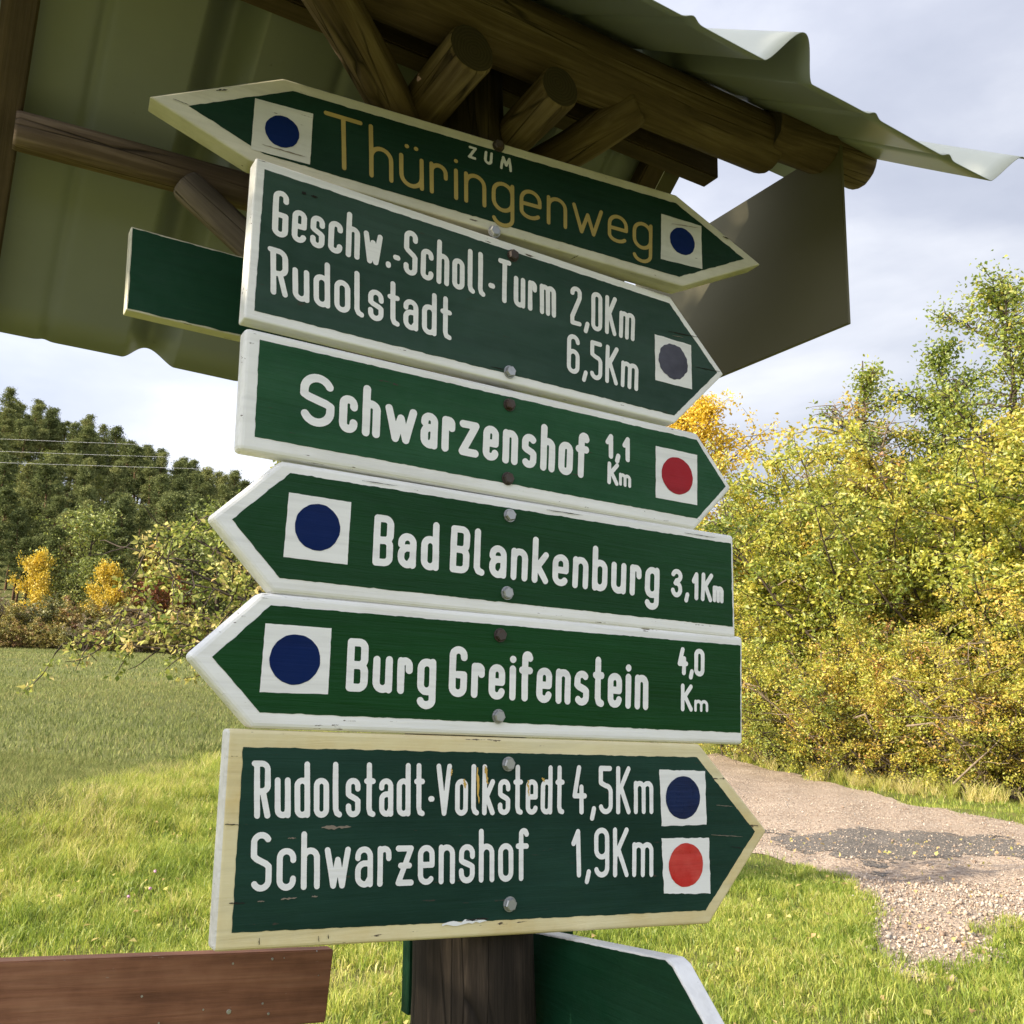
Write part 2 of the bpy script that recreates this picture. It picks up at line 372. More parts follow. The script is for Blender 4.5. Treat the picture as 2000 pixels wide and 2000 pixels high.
def mk_gravel(name, c0, c1, c2, sc=26):
    m, t, b = newmat(name); c = coords(t, rnd=False)
    vo = nd(t, 'ShaderNodeTexVoronoi', ins={'Scale': sc}); t.links.new(c, vo.inputs['Vector'])
    vo2 = nd(t, 'ShaderNodeTexVoronoi', ins={'Scale': sc*2.7}); t.links.new(c, vo2.inputs['Vector'])
    n = noise(t, c, 1.1, 6, 0.65); s2 = nd(t, 'ShaderNodeSeparateColor'); t.links.new(vo.outputs['Color'], s2.inputs[0])
    cc = ramp(t, [(0.25, c0), (0.5, c1), (0.8, c2)], mth(t, 'ADD', mth(t, 'MULTIPLY', n, 0.65), mth(t, 'MULTIPLY', s2.outputs[0], 0.35))).outputs[0]
    t.links.new(cc, b.inputs['Base Color']); b.inputs['Roughness'].default_value = 0.9
    h = mth(t, 'SUBTRACT', mth(t, 'MULTIPLY', vo.outputs['Distance'], -1.0), mth(t, 'MULTIPLY', vo2.outputs['Distance'], 0.5))
    bump(t, b, h, 0.8, 0.03); return m


M['gravel'] = mk_gravel('tan_gravel', (0.20, 0.145, 0.105), (0.33, 0.255, 0.195), (0.44, 0.36, 0.29))
M['greygravel'] = mk_gravel('dark_gravel', (0.075, 0.066, 0.058), (0.12, 0.107, 0.096), (0.20, 0.172, 0.15), 34)
M['stone'] = mk_leaf('gravel_stones', [(0.0, (0.22, 0.155, 0.115)), (0.4, (0.36, 0.28, 0.215)), (0.75, (0.48, 0.41, 0.34)), (1.0, (0.30, 0.28, 0.26))], 0.0, 0.0, 0.6, 0.03)
M['wire'] = mk_metal('aluminium_wire', (0.62, 0.62, 0.64), 0.4, 0.6, 0.0)
M['drip'] = paint('ochre_drip', (0.62, 0.40, 0.09), (0.5, 0.3, 0.06), 0.5, 0.5, None, 0.2)
M['barewood'] = paint('bare_grey_wood', (0.24, 0.20, 0.16), (0.16, 0.13, 0.10), 0.8, 0.7, None, 0.6)
M['crack'] = paint('dark_crack', (0.015, 0.013, 0.011), (0.03, 0.025, 0.02), 0.9, 0.5, None, 0.2)
M['clover'] = newmat('clover_pink')[0]
M['clover'].node_tree.nodes['Principled BSDF'].inputs['Base Color'].default_value = (0.55, 0.28, 0.42, 1)


# ------------------------------------------------------------------ terrain
def sstep(a, b, x):
    t = np.clip((x-a)/(b-a), 0, 1); return t*t*(3-2*t)


def terrain(x, y):
    x = np.asarray(x, float); y = np.asarray(y, float)
    z = 0.035*np.maximum(0, np.minimum(y, 260)-6)
    wl = sstep(-4, -16, x)
    z = z + wl*0.052*np.maximum(0, np.minimum(y, 92)-18)
    w = np.clip(0.88-(x+62)*0.0125, 0.06, 1.3)
    z = z + 0.46*np.clip(y-93, 0, 58)*w
    d = (x-10.4)*0.838+(y-18.6)*0.546
    z = z + sstep(0, 6, d)*np.clip(d, 0, 12)*0.16*sstep(60, 40, y)
    z = z + 0.030*np.sin(x*1.7+0.6*y)*np.sin(y*1.3-0.4*x) + 0.030*np.sin(x*4.3+1.1*y)*np.sin(y*3.1-1.7*x+1)*sstep(30, 18, y) + 0.05*np.sin(x*0.45+1.0)*np.sin(y*0.37)*sstep(5, 9, np.hypot(x, y))
    z = z*1.0
    z = z + 0.16*np.exp(-((x+5.2)/0.9)**2)*sstep(7, 10, y)          # low bank at the edge of the field
    return z


def ground_at(px_, py_, tmax=400):
    d = ray(px_, py_); t0 = 1.0; prev = 1.0
    for t in np.concatenate([np.arange(2, 40, 0.25), np.arange(40, tmax, 2)]):
        p = EYE+d*t
        if p[2] < terrain(p[0], p[1]):
            lo, hi = prev, t
            for _ in range(30):
                mid = (lo+hi)/2; p = EYE+d*mid
                if p[2] < terrain(p[0], p[1]): hi = mid
                else: lo = mid
            return EYE+d*hi
        prev = t
    return EYE+d*tmax


def axis_coords(lo, hi, fine_lo, fine_hi, step, grow):
    a = list(np.arange(fine_lo, fine_hi+1e-6, step)); s = step; v = a[-1]
    while v < hi: s *= grow; v += s; a.append(v)
    s = step; v = a[0]
    while v > lo: s *= grow; v -= s; a.insert(0, v)
    return np.array(a)


gx = axis_coords(-900, 900, -9, 13, 0.25, 1.09); gy = axis_coords(-200, 1500, 2, 30, 0.25, 1.07)
GX, GY = np.meshgrid(gx, gy); GZ = terrain(GX, GY)
V = np.stack([GX.ravel(), GY.ravel(), GZ.ravel()], 1); nx = len(gx)
ii, jj = np.meshgrid(np.arange(nx-1), np.arange(len(gy)-1)); a0 = (jj*nx+ii).ravel()
F = np.stack([a0, a0+1, a0+nx+1, a0+nx], 1)
tag(obj('ground', mesh_np('ground', V, F, M['ground'], smooth=True)), kind='structure')


# -- gravel track: pixel outline dropped onto the terrain
def inside_poly_sdf(pts, X, Y):
    """positive inside"""
    pts = np.asarray(pts); d2 = np.full(X.shape, 1e9); ins = np.zeros(X.shape, bool)
    for i in range(len(pts)):
        x0, y0 = pts[i]; x1, y1 = pts[(i+1) % len(pts)]
        ex, ey = x1-x0, y1-y0; t = np.clip(((X-x0)*ex+(Y-y0)*ey)/(ex*ex+ey*ey+1e-12), 0, 1)
        d2 = np.minimum(d2, (X-x0-t*ex)**2+(Y-y0-t*ey)**2)
        c = ((y0 > Y) != (y1 > Y)) & (X < (x1-x0)*(Y-y0)/(y1-y0+1e-12)+x0); ins ^= c
    return np.where(ins, 1, -1)*np.sqrt(d2)


def wob(X, Y, f, seed=0):
    r = np.random.default_rng(seed); o = 0
    for k in range(6):
        a = r.uniform(0, 6.28); ff = f*r.uniform(0.6, 1.8); o = o+np.sin(X*ff*math.cos(a)+Y*ff*math.sin(a)+r.uniform(0, 6.28))
    return o/6


def msq_region(fn, x0, x1, y0, y1, c):
    xs = np.arange(x0, x1+c, c); ys = np.arange(y0, y1+c, c); X, Y = np.meshgrid(xs, ys); f = fn(X, Y)
    verts = {}; vl = []; faces = []

    def vid(key, p):
        if key not in verts: verts[key] = len(vl); vl.append(p)
        return verts[key]
    act = np.argwhere(np.maximum.reduce([f[:-1, :-1], f[1:, :-1], f[:-1, 1:], f[1:, 1:]]) > 0)
    for j, i in act:
        cs = [(j, i), (j, i+1), (j+1, i+1), (j+1, i)]; poly = []
        for k in range(4):
            A = cs[k]; B = cs[(k+1) % 4]; fa = f[A]; fb = f[B]
            if fa > 0: poly.append(vid(('v',)+A, (xs[A[1]], ys[A[0]])))
            if (fa > 0) != (fb > 0):
                t = fa/(fa-fb); key = ('e',)+min(A, B)+max(A, B)
                poly.append(vid(key, (xs[A[1]]+(xs[B[1]]-xs[A[1]])*t, ys[A[0]]+(ys[B[0]]-ys[A[0]])*t)))
        if len(poly) >= 3: faces.append(poly)
    return np.array(vl), faces


TRK = [(1395, 1472), (1460, 1492), (1530, 1508), (1690, 1545), (1850, 1582), (2000, 1612), (2250, 1670), (2600, 1790),
       (2400, 1900), (2150, 1880), (2060, 1800), (1985, 1800), (1960, 1850), (1900, 1890), (1850, 1905), (1745, 1905), (1712, 1865), (1720, 1800), (1690, 1755),
       (1630, 1712), (1560, 1690), (1490, 1668), (1400, 1650), (1300, 1600), (1290, 1530), (1330, 1485)]
TRW = np.array([ground_at(*p)[:2] for p in TRK])
trk_sdf = lambda X, Y: inside_poly_sdf(TRW, X, Y) + 0.22*wob(X, Y, 4.5, 3) + 0.12*wob(X, Y, 15, 4)
tx0, ty0 = TRW.min(0)-0.5; tx1, ty1 = TRW.max(0)+0.5
v2, f2 = msq_region(trk_sdf, tx0, tx1, ty0, ty1, 0.14)
zz = terrain(v2[:, 0], v2[:, 1])+0.008
tag(obj('gravel_track', mesh_np('gravel_track', np.column_stack([v2, zz]), f2, M['gravel'], smooth=True)), kind='structure')
GRY = [(1480, 1640), (1560, 1620), (1700, 1622), (1850, 1628), (2000, 1650), (2200, 1690), (2200, 1730), (2000, 1690), (1900, 1680), (1800, 1682), (1700, 1688), (1600, 1680), (1500, 1660)]
GRW = np.array([ground_at(*p)[:2] for p in GRY])
gry_sdf = lambda X, Y: np.minimum(inside_poly_sdf(GRW, X, Y) + 0.55*wob(X, Y, 3.0, 9) + 0.35*wob(X, Y, 9, 5) + 0.28*wob(X, Y, 26, 6)+0.3*wob(X*.4, Y, 50, 7)-.15, trk_sdf(X, Y)-0.1)
v2, f2 = msq_region(gry_sdf, GRW[:, 0].min()-1, GRW[:, 0].max()+1, GRW[:, 1].min()-1, GRW[:, 1].max()+1, 0.055)
zz = terrain(v2[:, 0], v2[:, 1])+0.013
tag(obj('worn_dark_gravel', mesh_np('worn_dark_gravel', np.column_stack([v2, zz]), f2, M['greygravel'], smooth=True)), kind='structure')

# loose stones (nobody could count them)
ico_v = np.array([(0, 0, 1), (0.89, 0, 0.2), (0.28, 0.85, 0.25), (-0.72, 0.53, 0.2), (-0.72, -0.53, 0.25), (0.28, -0.85, 0.2), (0.5, 0.4, -0.5), (-0.5, 0.5, -0.5), (-0.4, -0.5, -0.5), (0.5, -0.4, -0.5)])
ico_f = np.array([(0, 1, 2), (0, 2, 3), (0, 3, 4), (0, 4, 5), (0, 5, 1), (1, 6, 2), (2, 6, 7), (2, 7, 3), (3, 7, 8), (3, 8, 4), (4, 8, 9), (4, 9, 5), (5, 9, 6), (5, 6, 1)])
n = 90000
X = rng.uniform(tx0, min(tx1, 14), n); Y = rng.uniform(ty0, min(ty1, 18), n)
sd = trk_sdf(X, Y)
LOBE = np.array([ground_at(*p)[:2] for p in [(1700, 1720), (2050, 1720), (2050, 1850), (1850, 1910), (1735, 1915), (1690, 1830)]])
lb = inside_poly_sdf(LOBE, X, Y) > -0.15
keep = (sd > -0.12) & (rng.random(n) < np.where(lb, 1.0, 0.42)) & (rng.random(n) < np.where(sd < 0.05, 0.4, 1))
X, Y, lb = X[keep], Y[keep], lb[keep]; n = len(X)
sz = np.where(lb, rng.gamma(2.0, 0.0052, n), rng.gamma(1.6, 0.0038, n)).clip(0.004, 0.042)
ang = rng.uniform(0, 6.28, n); fl = rng.uniform(0.45, 0.9, (n, 3))
v = ico_v[None]*fl[:, None]*sz[:, None, None]*(1+0.25*rng.standard_normal((n, len(ico_v), 1)).clip(-1, 1))
c_, s_ = np.cos(ang)[:, None], np.sin(ang)[:, None]
vx = v[:, :, 0]*c_-v[:, :, 1]*s_; vy = v[:, :, 0]*s_+v[:, :, 1]*c_
vz = v[:, :, 2]*0.8 + (terrain(X, Y)+0.012+sz*0.22)[:, None]
VV = np.stack([vx+X[:, None], vy+Y[:, None], vz], 2).reshape(-1, 3)
FF = (ico_f[None]+(np.arange(n)*len(ico_v))[:, None, None]).reshape(-1, 3)
cc = np.repeat(np.stack([rng.random(n), rng.random(n)], 1), len(ico_v), 0)
tag(obj('loose_gravel', mesh_np('loose_gravel', VV, FF, M['stone'], cc)), 'loose tan and grey stones scattered along the gravel track', 'gravel', kind='stuff')


# ------------------------------------------------------------------ grass and crop
def blades(X, Y, Z, h, w, lean, cv, cb, curl=0.5):
    n = len(X); a = rng.uniform(0, 2*math.pi, n); b = rng.uniform(0, 2*math.pi, n)
    dx, dy = np.cos(a)*w/2, np.sin(a)*w/2; lx, ly = np.cos(b)*lean*h, np.sin(b)*lean*h
    z1 = Z+h*0.55; z2 = Z+h*np.sqrt(np.maximum(0.05, 1-lean**2*0.6))
    v = np.stack([np.stack([X-dx, Y-dy, Z-0.01], 1), np.stack([X+dx, Y+dy, Z-0.01], 1),
                  np.stack([X+dx*0.8+lx*0.35, Y+dy*0.8+ly*0.35, z1], 1), np.stack([X-dx*0.8+lx*0.35, Y-dy*0.8+ly*0.35, z1], 1),
                  np.stack([X+lx, Y+ly, z2], 1)], 1).reshape(-1, 3)
    base = np.arange(n)*5
    f = np.concatenate([np.stack([base, base+1, base+2], 1), np.stack([base, base+2, base+3], 1), np.stack([base+3, base+2, base+4], 1)])
    c = np.repeat(np.stack([cv, cb], 1), 5, 0)
    return v, f, c


def field_edge(x, y):            # >0 on the crop side
    return -5.25-0.09*np.maximum(0, y-10.5) - x + 0.35*wob(x, y, 2.2, 21)


GV = []; GF = []; GC = []; off = 0


def addg(v, f, c):
    global off
    GV.append(v); GF.append(f+off); GC.append(c); off += len(v)


def scatter(n, x0, x1, y0, y1):
    return rng.uniform(x0, x1, n), rng.uniform(y0, y1, n)


for (n, x0, x1, y0, y1, hs, ws) in ((120000, -7.2, 0.6, 6.4, 10.5, 1.0, 1.15), (80000, 0.4, 5.0, 6.4, 10.5, 0.85, 1.15), (70000, -7.5, 0.5, 10.5, 17, 1.1, 1.3), (30000, 0.5, 9.5, 10.5, 18, 1.0, 1.3),
                                 (30000, -9, 9, 17, 32, 1.3, 2.6), (20000, -8, 8, 2.4, 4.8, 1.0, 1.2), (52000, -3.6, 4.4, 4.8, 6.4, .9, 1.0), (22000, 5.0, 9.0, 6.4, 10.5, 0.9, 1.3)):
    X, Y = scatter(n, x0, x1, y0, y1)
    clump = wob(X, Y, 6, 31)+0.7*wob(X, Y, 17, 32)
    thin = wob(X, Y, 1.6, 36)
    k = (trk_sdf(X, Y) < rng.normal(0.0, 0.09, n)+0.75*np.clip(wob(X, Y, 2.6, 61)-.12, 0, 1)) & (field_edge(X, Y) < 0.3) & (rng.random(n) < np.clip(0.75+0.6*clump, 0.25, 1))
    X, Y, clump, thin = X[k], Y[k], clump[k], thin[k]; n = len(X)
    near_field = np.clip(1+field_edge(X, Y)/1.6, 0, 1); bank = np.exp(-((X+4.6+.05*(Y-10))/.9)**2)*sstep(8, 10, Y)
    h = (0.05+0.05*rng.random(n)+0.05*np.clip(clump, -0.5, 1)+0.11*near_field)*hs*rng.uniform(0.6, 1.25, n)
    h = h.clip(0.025, 0.34)
    dry = np.clip(0.42+0.30*wob(X, Y, 2.3, 33)+0.2*rng.standard_normal(n)+0.18*thin+0.28*bank, 0, 1)
    v, f, c = blades(X, Y, terrain(X, Y), h, rng.uniform(0.0035, 0.0085, n)*ws, rng.uniform(0.15, 0.95, n), dry, rng.random(n))
    addg(v, f, c)
# arching tufts standing above the sward
for (nt_, x0, x1, y0, y1, h0, h1, dry0) in ((1100, -6.5, 0.6, 4.9, 13, .07, .17, .45), (1100, 0.4, 5.2, 4.9, 11, .05, .12, .48), (900, -7.5, -3.2, 9, 19, .14, .34, .52), (1500, 3, 12, 15, 27, .20, .50, .80)):
    tx_, ty_ = scatter(nt_, x0, x1, y0, y1); tsd = trk_sdf(tx_, ty_)
    if dry0 > .7: k = (tsd < 0) & (tsd > -2.2) & ((tx_-10.4)*0.838+(ty_-18.6)*0.546 > -1.6)
    else: k = (tsd < .12) & (field_edge(tx_, ty_) < .5) & (wob(tx_, ty_, 1.9, 71) > -.25)
    tx_, ty_ = tx_[k], ty_[k]; m_ = 26; X = np.repeat(tx_, m_)+rng.normal(0, .025, len(tx_)*m_); Y = np.repeat(ty_, m_)+rng.normal(0, .025, len(tx_)*m_)
    n = len(X); hh = np.repeat(rng.uniform(h0, h1, len(tx_)), m_)*rng.uniform(.6, 1.2, n)
    v, f, c = blades(X, Y, terrain(X, Y), hh, rng.uniform(.0035, .0075, n)*(1.5 if dry0 > .7 else 1), rng.uniform(.35, 1.05, n), np.clip(np.repeat(rng.normal(dry0, .17, len(tx_)), m_)+rng.normal(0, .1, n), 0, 1), np.clip(np.repeat(rng.random(len(tx_)), m_)+rng.normal(0, .15, n), 0, 1))
    addg(v, f, c)
# broad-leaved weeds (clover, plantain) among the grass
n = 12000
X, Y = scatter(n, -5.5, 5.2, 4.9, 12); w_ = wob(X, Y, 3.1, 41)
k = (w_ > 0.12) & (trk_sdf(X, Y) < -0.1) & (field_edge(X, Y) < 0.2); X, Y = X[k], Y[k]; n = len(X)
v, f, c = blades(X, Y, terrain(X, Y), rng.uniform(0.04, 0.10, n), rng.uniform(0.014, 0.032, n), rng.uniform(0.5, 0.98, n), rng.uniform(0, 0.3, n), rng.uniform(0, 0.6, n))
addg(v, f, c)
tag(obj('grass', mesh_np('grass', np.concatenate(GV), np.concatenate(GF), M['grass'], np.concatenate(GC))), 'short sunlit meadow grass growing round the post and beside the track', 'grass', kind='stuff')

GV = []; GF = []; GC = []; off = 0
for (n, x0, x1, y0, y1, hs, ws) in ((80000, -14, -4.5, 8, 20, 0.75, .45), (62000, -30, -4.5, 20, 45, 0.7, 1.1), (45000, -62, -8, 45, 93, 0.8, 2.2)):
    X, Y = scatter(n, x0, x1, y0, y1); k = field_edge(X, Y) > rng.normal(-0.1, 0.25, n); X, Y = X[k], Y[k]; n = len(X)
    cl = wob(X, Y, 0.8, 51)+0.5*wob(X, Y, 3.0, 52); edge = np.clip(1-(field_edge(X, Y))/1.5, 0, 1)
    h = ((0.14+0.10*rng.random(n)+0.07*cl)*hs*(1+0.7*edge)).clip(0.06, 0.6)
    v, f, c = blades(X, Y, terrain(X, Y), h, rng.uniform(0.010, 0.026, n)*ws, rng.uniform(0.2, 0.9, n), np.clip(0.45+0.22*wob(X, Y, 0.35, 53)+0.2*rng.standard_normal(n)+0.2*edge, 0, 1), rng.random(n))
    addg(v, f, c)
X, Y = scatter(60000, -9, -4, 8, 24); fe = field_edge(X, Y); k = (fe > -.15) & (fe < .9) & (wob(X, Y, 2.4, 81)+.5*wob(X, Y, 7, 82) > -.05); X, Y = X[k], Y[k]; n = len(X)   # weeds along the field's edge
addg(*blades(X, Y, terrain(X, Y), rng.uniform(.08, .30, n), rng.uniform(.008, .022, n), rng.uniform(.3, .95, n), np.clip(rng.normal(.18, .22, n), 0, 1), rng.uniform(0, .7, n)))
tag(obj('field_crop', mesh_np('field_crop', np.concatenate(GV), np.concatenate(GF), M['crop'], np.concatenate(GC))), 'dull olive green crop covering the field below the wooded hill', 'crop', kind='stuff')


# ------------------------------------------------------------------ logs and boards
def log_mesh(name, length, r0, r1, mats, seed=0, segs=22, rings=16, bend=0.006, rough=0.03, knots=3):
    r = np.random.default_rng(seed); zs = np.linspace(0, length, rings); th = np.linspace(0, 2*math.pi, segs, endpoint=False)
    ph = r.uniform(0, 6.28, 8); V = []
    kn = [(r.uniform(0.1, 0.9)*length, r.uniform(0, 6.28)) for _ in range(knots)]
    for z in zs:
        t = z/length; R = r0+(r1-r0)*t
        bx = bend*math.sin(3.1*t+ph[0]); by = bend*math.sin(2.7*t+ph[1])
        prof = 1+rough*(np.sin(2*th+ph[2]+1.5*t)+0.6*np.sin(3*th+ph[3]-2*t)+0.35*np.sin(7*th+ph[4])+0.25*np.sin(11*th+ph[5]+3*t))+rough*0.5*math.sin(9*t+ph[6])
        for kz, kt in kn:
            dth = np.angle(np.exp(1j*(th-kt))); prof = prof+0.10*np.exp(-((z-kz)/(0.6*R))**2-(dth/0.35)**2)
        V.append(np.stack([bx+R*prof*np.cos(th), by+R*prof*np.sin(th), np.full(segs, z)], 1))
    # rounded-over ends
    def shrink(ring, k, dz): c = ring.mean(0); q = c+(ring-c)*k; q[:, 2] += dz; return q
    V = [shrink(V[0], 0.93, 0)] + [shrink(V[0], 1.0, 0.006)] + V[1:-1] + [shrink(V[-1], 1.0, -0.006), shrink(V[-1], 0.93, 0)]
    nr = len(V); V = np.concatenate(V); F = []; mi = []
    for i in range(nr-1):
        for j in range(segs):
            F.append([i*segs+j, i*segs+(j+1) % segs, (i+1)*segs+(j+1) % segs, (i+1)*segs+j]); mi.append(0)
    F.append(list(range(segs))[::-1]); mi.append(1); F.append([(nr-1)*segs+j for j in range(segs)]); mi.append(1)
    me = mesh_np(name, V, F, mats, smooth=True, midx=mi)
    for p in me.polygons:
        if p.material_index == 1: p.use_smooth = False
    return me


def axis_matrix(p0, p1):
    d = (Vector(p1)-Vector(p0)); q = d.to_track_quat('Z', 'Y'); m = q.to_matrix().to_4x4(); m.translation = Vector(p0); return m, d.length


def log(name, p0, p1, r0, r1, mat, parent, seed=0, **kw):
    m, l = axis_matrix(p0, p1); o = obj(name, log_mesh(name, l, r0, r1, [M[mat], M['logend']], seed, **kw), parent)
    o.matrix_world = m if parent is None else m
    if parent is not None:
        o.matrix_parent_inverse = parent_world_inv(parent)
    return o


def parent_world_inv(p):
    m = Matrix.Translation(p.location) @ p.rotation_euler.to_matrix().to_4x4()
    return m.inverted()


def box_mesh(name, sx, sy, sz, mat, bev=0.002, segs=2):
    bm = bmesh.new(); bmesh.ops.create_cube(bm, size=1); bmesh.ops.scale(bm, vec=(sx, sy, sz), verts=bm.verts)
    if bev: bmesh.ops.bevel(bm, geom=bm.edges[:], offset=bev, segments=segs, affect='EDGES')
    me = bpy.data.meshes.new(name); bm.to_mesh(me); bm.free(); me.materials.append(mat); return me


def beam(name, p0, p1, w, h, mat, parent, up=(0, 0, 1), bev=0.003):
    """squared timber from p0 to p1; w across, h along up"""
    a = Vector(p0); b = Vector(p1); x = (b-a).normalized(); u = Vector(up); y = u.cross(x).normalized(); z = x.cross(y)
    m = Matrix((x, y, z)).transposed().to_4x4(); m.translation = (a+b)/2
    o = obj(name, box_mesh(name, (b-a).length, w, h, M[mat], bev), parent); o.matrix_world = m
    if parent is not None: o.matrix_parent_inverse = parent_world_inv(parent)
    return o


# ------------------------------------------------------------------ shelter: post, timber frame, roof
gpost = terrain(L(0.03, -0.13, 0)[0], L(0.03, -0.13, 0)[1])
base = L(0.05, -0.13, 0); SH = empty('signpost_shelter', (base[0], base[1], float(gpost)))
tag(SH, 'dark round wooden signpost topped by a small log-framed roof of corrugated sheet', 'signpost')
pb = L(0.115, -0.130, -EYE[2]-0.15+float(gpost)); ptop = L(-0.068, -0.096, 1.10)
log('post', pb, ptop, 0.112, 0.066, 'post', SH, 3, segs=40, rings=26, rough=0.010, bend=0.003)
FRONT = lambda n: 0.955+0.73*(0.35-n)
BACK = lambda n: 0.673+0.873*(n+0.70)
# front purlin in two lengths, back purlin, ridge timber
log('purlin', L(-0.80, 0.040, 1.083), L(0.535, 0.040, 1.112), 0.058, 0.055, 'log', SH, 5)
log('purlin', L(0.50, 0.060, 1.120), L(0.755, 0.075, 1.140), 0.048, 0.048, 'log', SH, 6, rings=8, knots=1)
log('purlin', L(-0.735, -0.360, 0.893), L(0.40, -0.360, 0.925), 0.031, 0.034, 'log', SH, 7)
beam('ridge_timber', L(-0.75, -0.115, 1.125), L(0.523, -0.115, 1.135), 0.045, 0.05, 'batten', SH)
# cross beams clamped on both sides of the post
log('cross_beam', L(-0.148, -0.46, 0.985), L(-0.148, 0.092, 0.993), 0.039, 0.040, 'log', SH, 8)
log('cross_beam', L(0.002, -0.46, 0.980), L(0.002, 0.094, 1.000), 0.034, 0.036, 'log', SH, 9)
# braces
log('brace', L(-0.115, -0.150, 0.925), L(-0.395, 0.062, 1.035), 0.035, 0.037, 'log', SH, 10, knots=5)
log('brace', L(0.040, -0.150, 0.955), L(0.200, 0.045, 1.068), 0.034, 0.035, 'log', SH, 11)
log('brace', L(-0.085, -0.20, 0.52), L(-0.475, -0.335, 0.872), 0.034, 0.030, 'greylog', SH, 12)
# verge rafters under the sheet ends
sl = Vector(NV*1.0+ZV*0.873).normalized(); nb_ = Vector(-NV*0.873+ZV*1.0).normalized()
for s_, w_, dz in ((-0.752, 0.05, 0.035), (0.392, 0.045, 0.034)):
    beam('rafter', L(s_, -0.69, BACK(-0.69)-dz), L(s_, -0.06, BACK(-0.06)-dz), w_, 0.035, 'batten', SH, up=nb_)
nf_ = Vector(NV*0.73+ZV*1.0).normalized()
for s_ in (-0.752,):
    beam('rafter', L(s_, 0.33, FRONT(0.33)-0.035), L(s_, -0.03, FRONT(-0.03)-0.035), 0.045, 0.035, 'batten', SH, up=nf_)
beam('verge_board', L(0.4475, -0.70, BACK(-0.70)-0.017), L(0.4475, -0.10, BACK(-0.10)-0.017), 0.045, 0.012, 'panel', SH, up=nb_, bev=0.001)
beam('edge_strip', L(0.420, -0.70, BACK(-0.70)-0.024), L(0.420, -0.10, BACK(-0.10)-0.024), 0.009, 0.02, 'white', SH, up=nb_, bev=0.001)


def sheet(name, s0, s1, n0, n1, zf, ribs, updir, parent):
    S = np.unique(np.concatenate([np.linspace(s0, s1, 420)]+[np.linspace(max(s0, r-0.075), min(s1, r+0.075), 41) for r in ribs]))
    NS = np.linspace(n0, n1, 14)
    h = np.zeros_like(S)
    for r in ribs:
        u = (S-r)/0.050; b = np.where(np.abs(u) < 1, np.cos(np.clip(u, -1, 1)*math.pi/2)**2, 0); b = b**0.8; h = np.maximum(h, 0.056*b)
    for r in np.arange(ribs[0]-3*0.57+0.19, s1+0.3, 0.19):       # small stiffening swages between the ribs
        if min(abs(r-q) for q in ribs) > 0.1: h = h+0.0065*np.exp(-((S-r)/0.010)**2)
    V = []
    for side in (1, 0):
        for k, n_ in enumerate(NS):
            dz = 0.0022*np.sin(S*5.1+n_*3)+0.0010*np.sin(S*13+n_*7)
            hh = h+dz+0.0012*side
            P = np.array([L(0, n_, zf(n_))])+S[:, None]*DV[None]+hh[:, None]*np.array(updir)[None]
            V.append(P)
    V = np.concatenate(V); ns = len(S); nn = len(NS); F = []
    idx = lambda side, k, i: side*nn*ns+k*ns+i
    for k in range(nn-1):
        for i in range(ns-1):
            F.append([idx(0, k, i), idx(0, k, i+1), idx(0, k+1, i+1), idx(0, k+1, i)])
            F.append([idx(1, k, i+1), idx(1, k, i), idx(1, k+1, i), idx(1, k+1, i+1)])
    for i in range(ns-1):
        F.append([idx(1, 0, i), idx(1, 0, i+1), idx(0, 0, i+1), idx(0, 0, i)]); F.append([idx(0, nn-1, i), idx(0, nn-1, i+1), idx(1, nn-1, i+1), idx(1, nn-1, i)])
    for k in range(nn-1):
        F.append([idx(0, k, 0), idx(0, k+1, 0), idx(1, k+1, 0), idx(1, k, 0)]); F.append([idx(1, k, ns-1), idx(1, k+1, ns-1), idx(0, k+1, ns-1), idx(0, k, ns-1)])
    me = mesh_np(name, V, F, [M['sheet'], M['sheet_top']], smooth=True, midx=[1 if max(f) < nn*ns else 0 for f in F])
    bm = bmesh.new(); bm.from_mesh(me); bmesh.ops.recalc_face_normals(bm, faces=bm.faces); bm.to_mesh(me); bm.free()
    o = obj(name, me, parent); o.matrix_parent_inverse = parent_world_inv(parent); return o


sheet('roof_sheet', -0.785, 0.800, 0.35, -0.05, FRONT, [0.245-1.14, 0.245-0.57, 0.245, 0.795], nf_, SH)
sheet('roof_sheet', -0.785, 0.470, -0.70, -0.055, lambda n: BACK(n)+0.0, [-0.446-0.57, -0.446, 0.124], nb_, SH)
# folded ridge cap
rc = []
for s_ in (-0.79, 0.80):
    rc += [L(s_, 0.06, FRONT(0.06)+0.066), L(s_, -0.05, FRONT(-0.05)+0.070), L(s_, -0.15, BACK(-0.15)+0.078)]
rc2 = [p+ZV*0.002 for p in rc]
me = mesh_np('ridge_cap', np.array(rc+rc2), [[0, 1, 4, 3], [1, 2, 5, 4], [6, 9, 10, 7], [7, 10, 11, 8], [0, 6, 7, 1], [1, 7, 8, 2], [3, 4, 10, 9], [4, 5, 11, 10], [0, 3, 9, 6], [2, 8, 11, 5]], M['sheet'])
o = obj('ridge_cap', me, SH); o.matrix_parent_inverse = parent_world_inv(SH)
# upright panel hung below the end of the purlin
pc = [L(0.645, 0.118, 0.742), L(0.645, -0.52, 0.742), L(0.645, -0.52, 1.125), L(0.645, 0.118, 1.125)]
beam('side_panel', L(0.645, 0.118, 0.931), L(0.645, -0.52, 0.931), 0.008, 0.378, 'panel', SH, bev=0.001)


# ------------------------------------------------------------------ painted lettering: stroke glyphs -> contours -> flat mesh
def arc(cx, cy, rx, ry, a0, a1, n=16):
    a = np.radians(np.linspace(a0, a1, n)); return [(cx+rx*math.cos(t), cy+ry*math.sin(t)) for t in a]


